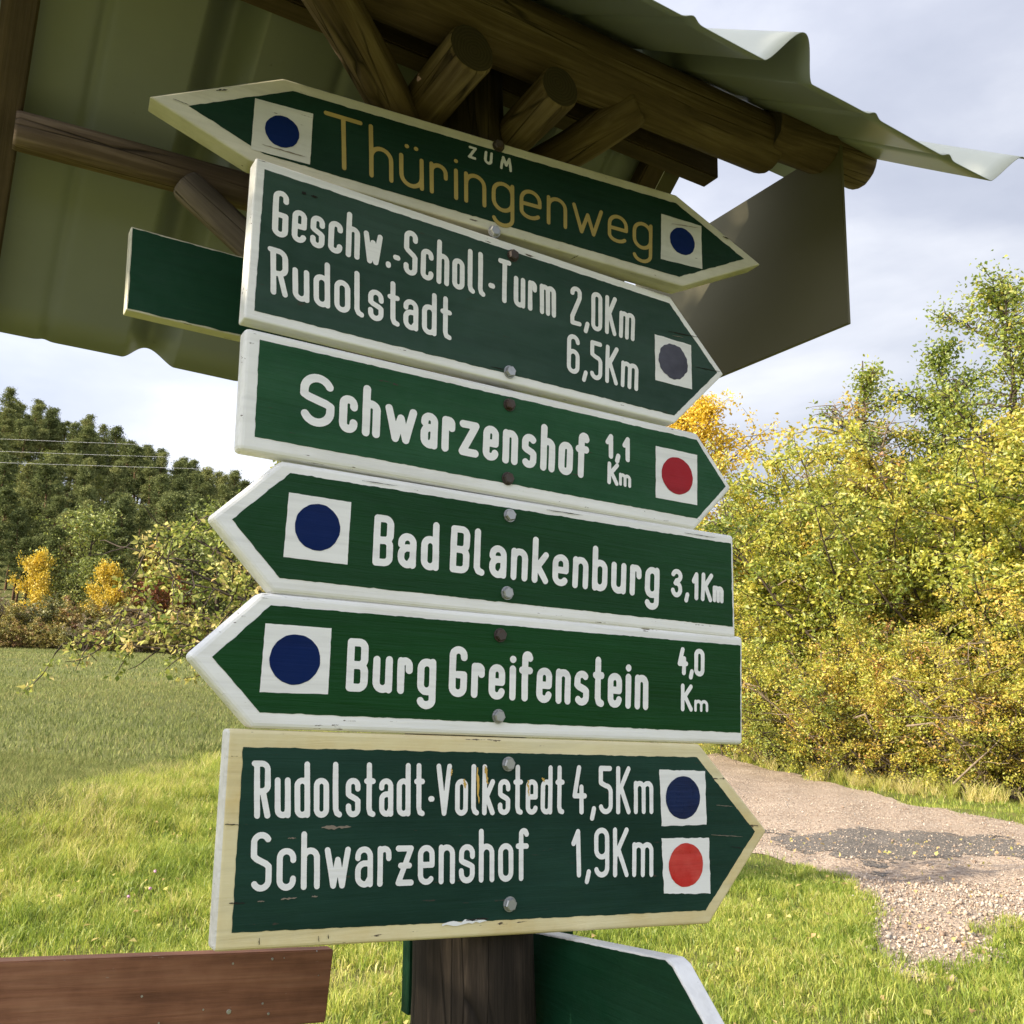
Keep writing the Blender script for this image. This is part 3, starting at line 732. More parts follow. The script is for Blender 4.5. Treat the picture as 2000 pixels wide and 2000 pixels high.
RW = dict(i=.15, l=.21, t=.27, f=.27, r=.27, m=.50, w=.48, K=.36, T=.38, V=.40, M=.5, R=.40)
RW.update({'1': .21, ',': .12, '.': .10, '-': .19, '·': .12, ' ': .16, 'G': .36, 'S': .36, 'B': .36, 'Z': .34, 'U': .34, 'ƶ': .36})


def glyph(ch, iw, b, xt, ct, de, sw):
    R = iw/2
    def st(lo, hi):       # closed stadium
        rv = min(R, (hi-lo)/2)
        return [(0, lo+rv), (0, hi-rv)]+arc(R, hi-rv, R, rv, 180, 0)+[(iw, lo+rv)]+arc(R, lo+rv, R, rv, 0, -180)
    rv = min(R, (xt-b)/2); cv = min(R, (ct-b)/2)
    def scurve(hi):
        v = min(R, (hi-b)/4*1.15); d = 0.02
        mid = (hi+b)/2
        thin = R < .13 and sw < .13; a0 = 0 if thin else (28 if R > .13 else 38); cap = [(iw, hi-v-0.05)] if thin else []; tail = [(0, b+v+0.05)] if thin else []
        return cap+arc(R, hi-v, R, v, a0, 180)+[(0, mid+0.10*(hi-b)), (R*0.35, mid+0.05*(hi-b)), (R*1.65, mid-0.05*(hi-b)), (iw, mid-0.10*(hi-b))]+arc(R, b+v, R, v, 0, -180+a0)+tail
    if ch == 'o': return [st(b, xt)]
    if ch == '0': return [st(b, ct)]
    if ch == 'n': return [[(0, b), (0, xt)], [(0, xt-rv)]+arc(R, xt-rv, R, rv, 180, 0)+[(iw, b)]]
    if ch == 'h': return [[(0, b), (0, ct)], [(0, xt-rv)]+arc(R, xt-rv, R, rv, 180, 0)+[(iw, b)]]
    if ch == 'r': return [[(0, b), (0, xt)], [(0, xt-rv)]+arc(R, xt-rv, R, rv, 180, 0)+[(iw, xt-rv-0.08)]]
    if ch == 'm':
        q = R/2; v = min(q, .2)
        return [[(0, b), (0, xt)], [(0, xt-v)]+arc(q, xt-v, q, v, 180, 0)+[(R, b)], [(R, xt-v)]+arc(R+q, xt-v, q, v, 180, 0)+[(iw, b)]]
    if ch in 'uü':
        out = [[(0, xt), (0, b+rv)]+arc(R, b+rv, R, rv, 180, 360)+[(iw, xt)], [(iw, xt), (iw, b)]]
        if ch == 'ü': out += [[(R*.55, xt+.2), (R*.55+.005, xt+.2)], [(R*1.45, xt+.2), (R*1.45+.005, xt+.2)]]
        return out
    if ch == 'U': return [[(0, ct), (0, b+cv)]+arc(R, b+cv, R, cv, 180, 360)+[(iw, ct)]]
    if ch == 'a':
        ym = b+(xt-b)*0.60; h = (ym-b)/2; rr = min(R*1.1, h)
        return [[(0.0, xt-rv-0.03)]+arc(R, xt-rv, R, rv, 180, 0)+[(iw, b)],
                [(iw, ym), (rr, ym)]+arc(rr, ym-rr, rr, rr, 90, 180)+[(0, b+rr)]+arc(rr, b+rr, rr, rr, 180, 270)+[(iw-rr*.5, b+.01), (iw, b+rr*.9)]]
    if ch == 'b': return [st(b, xt), [(0, b), (0, ct)]]
    if ch == 'd': return [st(b, xt), [(iw, b), (iw, ct)]]
    if ch == 'g':
        return [st(b, xt), [(iw, xt), (iw, de+R*.8)]+arc(R, de+R*.8, R, R*.8, 0, -165)]
    if ch == 'e':
        ym = b+(xt-b)*0.50
        ev = min(R, .23*(xt-b))
        return [[(0, ym), (iw, ym), (iw, xt-rv)]+arc(R, xt-rv, R, rv, 0, 180)+[(0, b+ev)]+arc(R, b+ev, R, ev, 180, 350 if R < .12 else 325)]
    if ch == 'c':
        ev = min(R, .25*(xt-b))
        return [[(iw, xt-ev-.03)]+arc(R, xt-ev, R, ev, 0, 180)+[(0, b+ev)]+arc(R, b+ev, R, ev, 180, 360)+[(iw, b+ev+.02)]]
    if ch == 's': return [scurve(xt)]
    if ch == 'S': return [scurve(ct)]
    if ch == 'i': return [[(R, b), (R, xt)], [(R, xt+.19), (R+.004, xt+.19)]]
    if ch == 'l': return [[(0, ct), (0, b+.10), (iw*.35, b+.025), (iw, b)]]
    if ch == 't': return [[(R*.8, ct), (R*.8, b+.10), (R*1.15, b+.02), (iw, b)], [(0, xt-.005), (iw, xt-.005)]]
    if ch == 'f': return [[(iw, ct-.06)]+arc(R*.75+R*.5, ct-R*.75, R*.75, R*.75, 50, 180)+[(R*.5, b)], [(-.03, xt-.01), (iw, xt-.01)]]
    if ch == 'k': return [[(0, b), (0, ct)], [(iw, xt), (0.02, b+(xt-b)*.42)], [(iw*.22, b+(xt-b)*.56), (iw, b)]]
    if ch == 'w': return [[(0, xt), (iw*.28, b), (iw*.5, b+(xt-b)*.72), (iw*.72, b), (iw, xt)]]
    if ch == 'z': return [[(0, xt), (iw, xt), (0, b), (iw, b)]]
    if ch == 'ƶ': return [[(0, xt), (iw, xt), (0, b), (iw, b)], [(iw*.18, (xt+b)/2), (iw*.86, (xt+b)/2)]]
    if ch == 'Z': return [[(0, ct), (iw, ct), (0, b), (iw, b)]]
    if ch == 'T': return [[(0, ct), (iw, ct)], [(R, ct), (R, b)]]
    if ch == 'V': return [[(0, ct), (R, b), (iw, ct)]]
    if ch == 'M': return [[(0, b), (iw*.18, ct), (R, b+.3), (iw*.82, ct), (iw, b)]]
    if ch == 'K': return [[(0, b), (0, ct)], [(iw, ct), (0.01, b+(ct-b)*.42)], [(iw*.25, b+(ct-b)*.58), (iw, b)]]
    if ch == 'R':
        ym = b+(ct-b)*.46; v = min(R*.9, (ct-ym)/2)
        x0 = iw*.18
        return [[(x0, b), (x0, ct)], [(0, ct), (x0, ct), (iw-v, ct)]+arc(iw-v, ct-v, v, v, 90, 0)+arc(iw-v, ym+v, v, v, 0, -90)+[(x0, ym)], [(x0+(iw-x0)*.55, ym), (iw-.01, b)]]
    if ch == 'B':
        ym = b+(ct-b)*.50; v = min(R*.8, (ct-ym)/2)
        return [[(0, b), (0, ct), (iw-v, ct)]+arc(iw-v, ct-v, v, v, 90, 0)+arc(iw-v, ym+v, v, v, 0, -90)+[(0, ym)], [(iw-v, ym)]+arc(iw-v, ym-v, v, v, 90, 0)+arc(iw-v, b+v, v, v, 0, -90)+[(0, b)]]
    if ch == 'G':
        ym = b+(ct-b)*.47
        gv = min(R, .13); ym = b+(ct-b)*(.47 if sw < .13 else .43)
        return [[(iw, ct-gv-(.06 if sw < .13 else .02))]+arc(R, ct-gv, R, gv, 0, 180)+[(0, b+gv)]+arc(R, b+gv, R, gv, 180, 360)+[(iw, ym), (R*.9, ym)]]
    if ch == '1': return [[(0, ct-.26), (iw-.02, ct-.02), (iw, b)]]
    if ch == '2': return [[(0, ct-cv-.02)]+arc(R, ct-cv, R, cv, 180, 0)+[(iw, ct-cv-.12), (0, b+.16), (0, b), (iw, b)]]
    if ch == '3':
        v = min(R, (ct-b)/4)
        return [arc(R, ct-v, R, v, 160, -90)+[(R*.7, (ct+b)/2)], [(R*.7, (ct+b)/2)]+arc(R, b+(ct-b)/4, R, (ct-b)/4, 90, -165)]
    if ch == '4': return [[(iw*.45, ct), (0, b+.32), (iw, b+.32)], [(iw*.68, b+.50), (iw*.68, b)]]
    if ch == '5':
        v = min(R, .22)
        return [[(iw*.92, ct), (0, ct), (0, ct-.30), (R, ct-.36)]+arc(R, ct-.36-v, R, v, 80, 0)+[(iw, b+v)]+arc(R, b+v, R, v, 0, -165)]
    if ch == '6':
        yt = b+(ct-b)*.58; v = min(R, (yt-b)/2)
        return [[(iw, ct-cv)]+arc(R, ct-cv, R, cv, 10, 180)+[(0, b+v)]+arc(R, b+v, R, v, 180, 360)+[(iw, yt-v)]+arc(R, yt-v, R, v, 0, 170)]
    if ch == '9':
        yb = b+(ct-b)*.40; v = min(R, (ct-yb)/2)
        return [[(iw, yb+v), (iw, ct-v)]+arc(R, ct-v, R, v, 0, 180)+[(0, yb+v)]+arc(R, yb+v, R, v, 180, 360), [(iw, yb+v), (iw, b+R)]+arc(R, b+R, R, R, 0, -165)]
    if ch == ',': return [[(R+.03, b+.06), (R-.02, b-.13)]]
    if ch == '.': return [[(R, b+.02), (R, b+.05)]]
    if ch == '-': return [[(0, b+(xt-b)*.42), (iw, b+(xt-b)*.42)]]
    if ch == '·': return [[(R, b+(xt-b)*.45), (R+.03, b+(xt-b)*.45)]]
    return []


def contours(f, xs, ys):
    H, Wd = f.shape; ins = f > 0; segs = {}
    act = np.argwhere((ins[:-1, :-1] != ins[1:, :-1]) | (ins[:-1, :-1] != ins[:-1, 1:]) | (ins[:-1, :-1] != ins[1:, 1:]))
    pt = {}

    def ep(A, B):
        key = (min(A, B), max(A, B))
        if key not in pt:
            t = f[A]/(f[A]-f[B]); pt[key] = (xs[A[1]]+(xs[B[1]]-xs[A[1]])*t, ys[A[0]]+(ys[B[0]]-ys[A[0]])*t)
        return key
    for j, i in act:
        c = [(j, i), (j, i+1), (j+1, i+1), (j+1, i)]; ent = []; ext = []
        for k in range(4):
            A, B = c[k], c[(k+1) % 4]
            if ins[A] and not ins[B]: ext.append(ep(A, B))
            if not ins[A] and ins[B]: ent.append(ep(A, B))
        if len(ent) == 1: segs[ext[0]] = ent[0]
        else:
            for e in ext:                      # saddle: keep corners separate
                pass
            segs[ext[0]] = ent[0] if ent[0] != ext[0] else ent[1]; segs[ext[1]] = ent[1] if segs[ext[0]] == ent[0] else ent[0]
    loops = []
    while segs:
        k0, nxt = segs.popitem(); lp = [pt[k0]]; k = nxt
        while k in segs: lp.append(pt[k]); k = segs.pop(k)
        if k != k0: lp.append(pt[k])
        if len(lp) > 6: loops.append(lp)
    return loops


def simplify(lp, tol):
    P = np.array(lp); keep = [0]; i = 0; n = len(P)
    while i < n-1:
        j = min(i+2, n-1)
        while j < n-1 and j-i < 14:
            a, b = P[i], P[j+1]; d = b-a; l = math.hypot(*d)+1e-12
            q = P[i+1:j+1]-a
            if np.max(np.abs(q[:, 0]*d[1]-q[:, 1]*d[0]))/l > tol: break
            j += 1
        i = j if j > i else i+1; keep.append(i)
    if keep[-1] == n-1 and np.hypot(*(P[-1]-P[0])) < tol: keep.pop()
    return P[keep]


def fill_loops(name, loops, mat, y):
    """loops in local board x,z -> flat mesh facing local -y"""
    cu = bpy.data.curves.new(name, 'CURVE'); cu.dimensions = '2D'; cu.fill_mode = 'FRONT'
    for lp in loops:
        sp = cu.splines.new('POLY'); sp.points.add(len(lp)-1); sp.use_cyclic_u = True
        co = np.zeros((len(lp), 4), np.float32); co[:, :2] = lp; co[:, 3] = 1; sp.points.foreach_set('co', co.ravel())
    to = bpy.data.objects.new('tmp', cu); COL.objects.link(to)
    me = bpy.data.meshes.new_from_object(to); bpy.data.objects.remove(to); bpy.data.curves.remove(cu)
    me.name = name; me.materials.clear(); me.materials.append(mat)
    n = len(me.vertices); co = np.empty(n*3, np.float32); me.vertices.foreach_get('co', co); co = co.reshape(-1, 3)
    me.vertices.foreach_set('co', np.stack([co[:, 0], np.full(n, y, np.float32), co[:, 1]], 1).ravel()); me.update()
    return me


def word_loops(text, quad, sw, xh=0.70, de=-0.26, seed=0, gap=.085, widths=None, wobble=0.10):
    """quad: plane points baseline-left, baseline-right, cap-left, cap-right (ink extents)"""
    r = np.random.default_rng(seed); bl, br, tl, tr = [np.array(q) for q in quad]
    H = (np.linalg.norm(tl-bl)+np.linalg.norm(tr-br))/2; Q = np.linalg.norm(br-bl)/H
    ws = [((widths or {}).get(c, RW.get(c, .34))) for c in text]
    tot = sum(ws)+gap*(len(text)-1); k = Q/tot; x = 0; out = []
    b, xt, ct = sw/2, xh-sw/2, 1-sw/2
    for c, w in zip(text, ws):
        w *= k
        if c != ' ':
            lines = glyph(c, max(w-sw, .004), b, xt, ct, de+sw/2, sw)
            P = [[(x+sw/2+p[0], p[1]) for p in ln] for ln in lines]
            allp = np.array([p for ln in P for p in ln]); lo = allp.min(0)-sw; hi = allp.max(0)+sw
            cs = 0.0085
            xs = np.arange(lo[0], hi[0], cs); ys = np.arange(lo[1], hi[1], cs); X, Y = np.meshgrid(xs, ys)
            wx = wobble*sw*0.35*wob(X, Y, 5, int(r.integers(1e6))); wy = wobble*sw*0.35*wob(X, Y, 5, int(r.integers(1e6)))
            Xw, Yw = X+wx, Y+wy; best = np.full(X.shape, 9.0)
            for ln in P:
                for (x0, y0), (x1, y1) in zip(ln[:-1], ln[1:]):
                    ex, ey = x1-x0, y1-y0; t = np.clip(((Xw-x0)*ex+(Yw-y0)*ey)/(ex*ex+ey*ey+1e-12), 0, 1)
                    best = np.minimum(best, np.hypot(Xw-x0-t*ex, Yw-y0-t*ey))
            f = sw/2*(1+wobble*0.55*wob(X, Y, 9, int(r.integers(1e6)))+wobble*.35*wob(X, Y, 45, int(r.integers(1e6))))-best
            for lp in contours(f, xs, ys):
                lp = simplify(lp, 0.0018); u = lp[:, 0]/Q; v = lp[:, 1]
                base_ = bl[None]+(br-bl)[None]*u[:, None]; top_ = tl[None]+(tr-tl)[None]*u[:, None]
                out.append(base_+(top_-base_)*v[:, None])
        x += w+gap*k
    return out


def ragged(pts, amp, seed, step=0.006, closed=True):
    """subdivide a polygon and let its painted edge wander a little"""
    P = np.array(pts); r = np.random.default_rng(seed); out = []
    for i in range(len(P)):
        a, b = P[i], P[(i+1) % len(P)]; d = b-a; l = np.linalg.norm(d); n = max(2, int(l/step)); nrm = np.array([-d[1], d[0]])/l
        t = np.arange(n)/n
        ph = r.uniform(0, 6.28, 5); fr = r.uniform(20, 240, 5)
        o = sum(np.sin(t*l*fr[k]+ph[k]) for k in range(5))/5*amp+r.normal(0, amp*.35, n); o[0] *= .3
        out.append(a[None]+d[None]*t[:, None]+nrm[None]*o[:, None])
    return np.concatenate(out)


def ellipse(c, rx, ry, seed, amp=0.0006, rot=0):
    r = np.random.default_rng(seed); t = np.linspace(0, 2*math.pi, 72, endpoint=False); k = 1+amp/rx*(np.sin(5*t+r.uniform(0, 6))+np.sin(9*t+r.uniform(0, 6))+np.sin(17*t+r.uniform(0, 6)))
    return np.stack([c[0]+rx*k*np.cos(t), c[1]+ry*k*np.sin(t)], 1)


def offset_poly(P, d):
    P = np.array(P); n = len(P); out = []
    area = sum(P[i][0]*P[(i+1) % n][1]-P[(i+1) % n][0]*P[i][1] for i in range(n))
    sg = 1 if area > 0 else -1
    if np.isscalar(d): d = [d]*n
    for i in range(n):
        a, b, c = P[i-1], P[i], P[(i+1) % n]
        d1 = (b-a)/np.linalg.norm(b-a); d2 = (c-b)/np.linalg.norm(c-b)
        n1 = sg*np.array([d1[1], -d1[0]]); n2 = sg*np.array([d2[1], -d2[0]])
        A = np.array([n1, n2]); out.append(b+np.linalg.solve(A, [d[i-1], d[i]]))
    return np.array(out)


def board_mesh(name, pts, thick, mats, bev, facemat=0):
    """pts: outline in local x,z ; front at y=0"""
    bm = bmesh.new(); P = np.array(pts)
    f = [bm.verts.new((p[0], 0, p[1])) for p in P]; g = [bm.verts.new((p[0], thick, p[1])) for p in P]; n = len(P)
    bm.faces.new(f); bm.faces.new(g[::-1])
    for i in range(n): bm.faces.new([f[(i+1) % n], f[i], g[i], g[(i+1) % n]])
    bmesh.ops.recalc_face_normals(bm, faces=bm.faces)
    if bev: bmesh.ops.bevel(bm, geom=bm.edges[:], offset=bev, segments=3, affect='EDGES', profile=0.5)
    me = bpy.data.meshes.new(name); bm.to_mesh(me); bm.free()
    for m_ in (mats if isinstance(mats, list) else [mats]): me.materials.append(m_)
    for p in me.polygons: p.use_smooth = False
    return me


def bolt_mesh(r, h, mat):
    bm = bmesh.new()
    # washer
    def cyl(rr, seg, y0, y1, taper=1.0, rot=0):
        a = [bm.verts.new((rr*math.cos(2*math.pi*k/seg+rot), y0, rr*math.sin(2*math.pi*k/seg+rot))) for k in range(seg)]
        b = [bm.verts.new((rr*taper*math.cos(2*math.pi*k/seg+rot), y1, rr*taper*math.sin(2*math.pi*k/seg+rot))) for k in range(seg)]
        for k in range(seg): bm.faces.new([a[k], a[(k+1) % seg], b[(k+1) % seg], b[k]])
        bm.faces.new(b)
        return b
    cyl(r*1.12, 24, 0.001, -0.0015)
    cyl(r, 6, -0.001, -h*0.75, 1.0, 0.3)
    cyl(r*0.99, 6, -h*0.75, -h, 0.84, 0.3)
    bmesh.ops.recalc_face_normals(bm, faces=bm.faces)
    me = bpy.data.meshes.new('bolt'); bm.to_mesh(me); bm.free(); me.materials.append(mat); return me


def sign(no, label, green, marks, words, bolts, border, thick, bev, framemat, yaw=YAW, n_off=0.0, lettermat='letter', sqmat='sticker', endmat=None, wear=()):
    """green: pixel polygon of the green field (clockwise from top-left)"""
    p = L(0.0, n_off, 0); Dn = np.array([math.cos(yaw), math.sin(yaw), 0]); Nn = np.array([math.sin(yaw), -math.cos(yaw), 0])
    loc0 = lambda q: np.array([(q-p) @ Dn, q[2]-EYE[2]])
    pl = lambda x, y: loc0(on_plane(x, y, p, Nn))
    gp = np.array([pl(*q) for q in green]); cz = gp[:, 1].mean()
    pl2 = lambda x, y: pl(x, y)-np.array([0, cz])
    gp = gp-np.array([0, cz])
    root = empty('direction_sign', p+ZV*cz, yaw); tag(root, label, 'sign')
    outl = offset_poly(gp, border)
    mats = [M[framemat]]
    bd = obj('board', board_mesh('board', outl, thick, mats, bev), root)
    if endmat:
        bd.data.materials.append(M[endmat])
        for f in bd.data.polygons:
            if f.normal.x < -0.6: f.material_index = 1
    gf = obj('green_field', fill_loops('green_field', [ragged(gp, 0.0007, no)], M['green%d' % no], -0.0005), root)
    for k, (sq, cen, rx, ry, mat) in enumerate(marks):
        q = [pl2(*c) for c in sq]
        so = obj('marker_square', fill_loops('marker_square', [ragged(q, 0.0012 if no == 6 else 0.0004, no*7+k)], M[sqmat], -0.0010), root)
        c0 = pl2(*cen); ex = abs(pl2(cen[0]+rx, cen[1])[0]-c0[0]); ey = abs(pl2(cen[0], cen[1]+ry)[1]-c0[1])
        obj('marker_dot', fill_loops('marker_dot', [ellipse(c0, ex, ey, no*9+k, 0.0005 if mat == 'greyblue' else 0.00015)], M[mat], -0.0015), so)
    for k, wd in enumerate(words):
        text, bl, br, tl, tr, sw = wd[:6]; kw = wd[6] if len(wd) > 6 else {}
        kw = dict(kw); lm = kw.pop('mat', lettermat)
        lp = word_loops(text, [pl2(*bl), pl2(*br), pl2(*tl), pl2(*tr)], sw, seed=no*31+k, **kw)
        obj('lettering', fill_loops('lettering', lp, M[lm], -0.0013), root)
    for k, (nm, wm, x0, y0, x1, y1, wd) in enumerate(wear):
        a, b = pl2(x0, y0), pl2(x1, y1); d = b-a; l = np.linalg.norm(d); nr = np.array([-d[1], d[0]])/l; rr = np.random.default_rng(k+no*50)
        m_ = 14; t = np.linspace(0, 1, m_); prof = np.sin(np.pi*t)**.6*wd/2*rr.uniform(.4, 1.2, m_); mid_ = rr.normal(0, wd*.12, m_)
        up_ = a[None]+d[None]*t[:, None]+nr[None]*(mid_+prof)[:, None]; lo_ = a[None]+d[None]*t[:, None]+nr[None]*(mid_-prof)[:, None]
        obj(nm, fill_loops(nm, [np.concatenate([up_[1:], lo_[1:-1][::-1]])], M[wm], -0.0017), root)
    for k, (bx, by, mat) in enumerate(bolts):
        q = pl2(bx, by); o = obj('bolt', bolt_mesh(0.0092, 0.0075, M[mat]), root); o.location = (q[0], -0.0006, q[1]); o.rotation_euler = (0, random.uniform(0, 1), 0)
    return root


sign(1, 'faded double-pointed arrow board reading Thüringenweg in ochre letters, topmost under the roof',
     [(572, 178), (1320, 397), (1453, 506), (1326, 541), (515, 301), (368, 207)],
     [([(498, 192.6), (611.5, 223), (605, 322), (490, 292)], (551, 258), 34, 31, 'blue'), ([(1291, 418), (1369, 442), (1371, 526), (1290, 506)], (1332, 472), 24, 26, 'blue')],
     [('Thüringenweg', (634, 323), (1273, 493), (632, 216), (1274, 408), .078, dict(xh=.62, de=-.30, gap=.10, wobble=.06, widths=dict(T=.62, h=.40, ü=.42, r=.32, i=.09, n=.40, g=.42, e=.42, w=.62), mat='letter_gold')),
      ('ZUM', (913, 308), (999, 338), (915, 285), (1000, 311), .20, dict(xh=.7, gap=.32, wobble=.3, mat='letter_old'))],
     [(973, 286, 'rust'), (965, 453, 'zinc')], [0.017, 0.016, 0.018, 0.016, 0.021, 0.022], 0.038, 0.003, 'cream', yaw=rad(24.6), sqmat='sticker_old',
     wear=[('crack', 'crack', 335, 193, 372, 207, .001), ('crack', 'crack', 1112, 508, 1130, 499, .0012), ('crack', 'crack', 420, 178, 445, 176, .0024), ('crack', 'crack', 1410, 462, 1424, 468, .002), ('stain', 'barewood', 505, 281, 600, 309, .002), ('stain', 'barewood', 1306, 437, 1366, 446, .0016)])
sign(2, 'faded green arrow board with two text lines, Rudolstadt 6,5 Km below, grey-blue dot',
     [(516.5, 330.6), (1307, 592.6), (1400.5, 728), (1316.5, 811.5), (496.6, 606.6)],
     [([(1278, 653), (1349, 674.5), (1351, 761), (1279.5, 742.5)], (1314, 706.6), 28, 34, 'greyblue')],
     [('Geschw.-Scholl-Turm', (530, 459), (1085, 622), (534, 369), (1085, 538), .115, {}), ('2,0Km', (1113, 633), (1238.5, 668), (1113, 557), (1240, 592), .115, {}),
      ('Rudolstadt', (523, 573), (881, 666), (522, 480), (882, 583), .115, {}), ('6,5Km', (1106, 727), (1245, 765), (1107, 650), (1247, 692), .115, {})],
     [(1001, 500, 'rust'), (994.6, 727, 'zinc')], [0.014, 0.012, 0.011, 0.014, 0.013], 0.030, 0.003, 'white',
     wear=[('crack', 'crack', 1298, 646, 1366, 660, .0016), ('crack', 'crack', 1352, 716, 1408, 727, .0014), ('crack', 'crack', 955, 716, 992, 724, .0014), ('stain', 'crack', 588, 376, 598, 380, .005), ('stain', 'crack', 606, 383, 620, 387, .004), ('paint_chip', 'barewood', 1310, 655, 1335, 660, .001)])
sign(3, 'green arrow board with thick white frame reading Schwarzenshof 1,1 Km beside a red dot',
     [(507, 663.5), (1360, 859), (1417, 950), (1361, 1013), (497, 853)],
     [([(1280, 871), (1361, 889), (1361, 987), (1280, 972)], (1322, 929.6), 30, 36, 'red')],
     [('Schwarzenshof', (583, 827), (1148, 937), (587, 724), (1151, 848), .155, dict(xh=.72, widths=dict(S=.62, w=.62, z=.42, f=.30))), ('1,1', (1181, 894), (1229, 904), (1182, 845), (1230, 854), .20, dict(gap=.06)),
      ('K', (1185, 945), (1207, 950), (1186, 901), (1208, 906), .19, {}), ('m', (1208, 948), (1231.5, 954), (1208, 912), (1232, 919), .19, {})],
     [(994, 791, 'rust'), (991, 935, 'rust')], [0.014, 0.012, 0.012, 0.021, 0.020], 0.030, 0.007, 'white')
sign(4, 'green left-pointing arrow board reading Bad Blankenburg 3,1 Km with blue dot in white square',
     [(566.5, 924), (1427.5, 1061.7), (1431, 1224), (546, 1129), (453, 1014)],
     [([(564, 962), (685.5, 981), (678, 1103), (553, 1088)], (620, 1030), 44, 46, 'blue')],
     [('Bad', (726, 1104), (856, 1116), (731, 1004), (858, 1021), .145, {}), ('Blankenburg', (877, 1117), (1286, 1170), (881, 1025), (1288, 1084), .145, {}),
      ('3,1K', (1309, 1165), (1390, 1177), (1310, 1110), (1392, 1121), .17, {}), ('m', (1391, 1176), (1412, 1179), (1391, 1129), (1412, 1133), .19, {})],
     [(994.6, 1007, 'zinc'), (989.5, 1158.6, 'zinc')], [0.016, 0.008, 0.020, 0.020, 0.020], 0.030, 0.007, 'white',
     wear=[('crack', 'crack', 700, 938, 780, 950, .0012), ('crack', 'crack', 1060, 995, 1140, 1007, .0012), ('crack', 'crack', 1330, 1040, 1400, 1051, .001)])
sign(5, 'green left-pointing arrow board reading Burg Greifenstein 4,0 Km with blue dot in white square',
     [(529, 1182), (1446, 1261), (1446, 1431), (507.5, 1391.5), (414, 1283)],
     [([(518, 1217.6), (647, 1227), (640, 1356), (506.6, 1352)], (576, 1288), 49, 49.5, 'blue')],
     [('Burg', (674, 1350), (850, 1359), (679, 1246), (852, 1257), .148, {}), ('Greifenstein', (875, 1360), (1265, 1387), (878, 1261), (1266, 1290), .145, {}),
      ('4,0', (1322, 1318), (1375, 1322), (1323, 1263), (1375, 1268), .18, dict(gap=.04)), ('K', (1329, 1389), (1352, 1390), (1329, 1335), (1352, 1337), .17, {}), ('m', (1355, 1390), (1382, 1391), (1355, 1356), (1382, 1358), .19, {})],
     [(976, 1240.6, 'rust'), (972.6, 1399, 'zinc')], [0.016, 0.007, 0.020, 0.021, 0.021], 0.030, 0.007, 'white')
sign(6, 'large dark green arrow board with yellowed frame, Rudolstadt-Volkstedt above Schwarzenshof, blue and red dots',
     [(475, 1459), (1361, 1479), (1474, 1623.7), (1378, 1778), (452, 1822)],
     [([(1287, 1503), (1376.5, 1506), (1379, 1611), (1291, 1613)], (1333, 1557.5), 33, 42, 'blue6'), ([(1291, 1637), (1384, 1636), (1387, 1745), (1296, 1745)], (1339, 1689), 33, 43, 'red6')],
     [('Rudolstadt·Volkstedt', (491, 1599), (1101, 1590), (491, 1485), (1102, 1495), .106, dict(xh=.71)), ('4,5Km', (1117, 1590.5), (1275, 1590), (1117, 1494), (1275, 1498), .108, {}),
      ('Schwarƶenshof', (488, 1742), (1032, 1720), (490, 1625), (1032, 1617), .108, dict(xh=.72)), ('1,9Km', (1115, 1714), (1275, 1713), (1115, 1617), (1275, 1615), .108, {})],
     [(992, 1492, 'zinc'), (994.5, 1765.6, 'zinc')], [0.0215, 0.020, 0.021, 0.021, 0.020], 0.031, 0.005, 'ochre', endmat='oldwhite',
     wear=[('paint_drip', 'drip', 931, 1493, 934, 1570, .0042), ('paint_drip', 'drip', 946, 1493, 952, 1532, .0048), ('paint_drip', 'drip', 905, 1520, 908, 1540, .004), ('paint_drip', 'drip', 882, 1500, 880, 1516, .003),
           ('paint_drip', 'drip', 1030, 1521, 1032, 1556, .004), ('paint_drip', 'drip', 1057, 1518, 1063, 1527, .004),
           ('paint_chip', 'barewood', 622, 1617, 686, 1614.5, .0045), ('paint_chip', 'barewood', 545, 1756.5, 580, 1753, .0024), ('paint_chip', 'barewood', 607, 1751, 620, 1750, .002), ('paint_chip', 'barewood', 501, 1760.5, 516, 1760, .0018),
           ('crack', 'crack', 436, 1609.5, 470, 1610.5, .0016), ('crack', 'crack', 444, 1763.5, 480, 1763.5, .002), ('paint_chip', 'barewood', 560, 1637, 578, 1636, .002), ('paint_chip', 'barewood', 1382, 1630, 1450, 1634, .0014), ('paint_chip', 'barewood', 1395, 1572, 1430, 1575, .0012),
           ('paint_chip', 'letter', 855, 1806, 950, 1797, .006), ('crack', 'crack', 905, 1798, 955, 1793, .0032), ('crack', 'crack', 1425, 1653, 1452, 1657, .0012), ('crack', 'crack', 640, 1824, 641, 1834, .0012), ('crack', 'crack', 506, 1830, 505, 1846, .0012), ('crack', 'crack', 621, 1826, 622, 1840, .001)])


# further boards on the other sides of the post, seen from behind
def plain_board(label, loc, yaw, pts, thick, field, fmat='white', bev=0.004, back=True):
    root = empty('direction_sign', loc, yaw); tag(root, label, 'sign')
    obj('board', board_mesh('board', pts, thick, [M[fmat]], bev), root)
    obj('green_field', fill_loops('green_field', [ragged(field, 0.0008, 5)], M['green7'], -0.0005), root)
    return root


p = L(0, -0.235, 0.655)
plain_board('plain dark green back of a board sticking out behind the signs under the roof', p, YAW,
            [(-0.559, 0.066), (0.30, 0.066), (0.30, -0.070), (-0.551, -0.070)], 0.026,
            [(-0.5565, 0.0635), (0.297, 0.0635), (0.297, -0.0675), (-0.5485, -0.0675)], 'cream', 0.002)
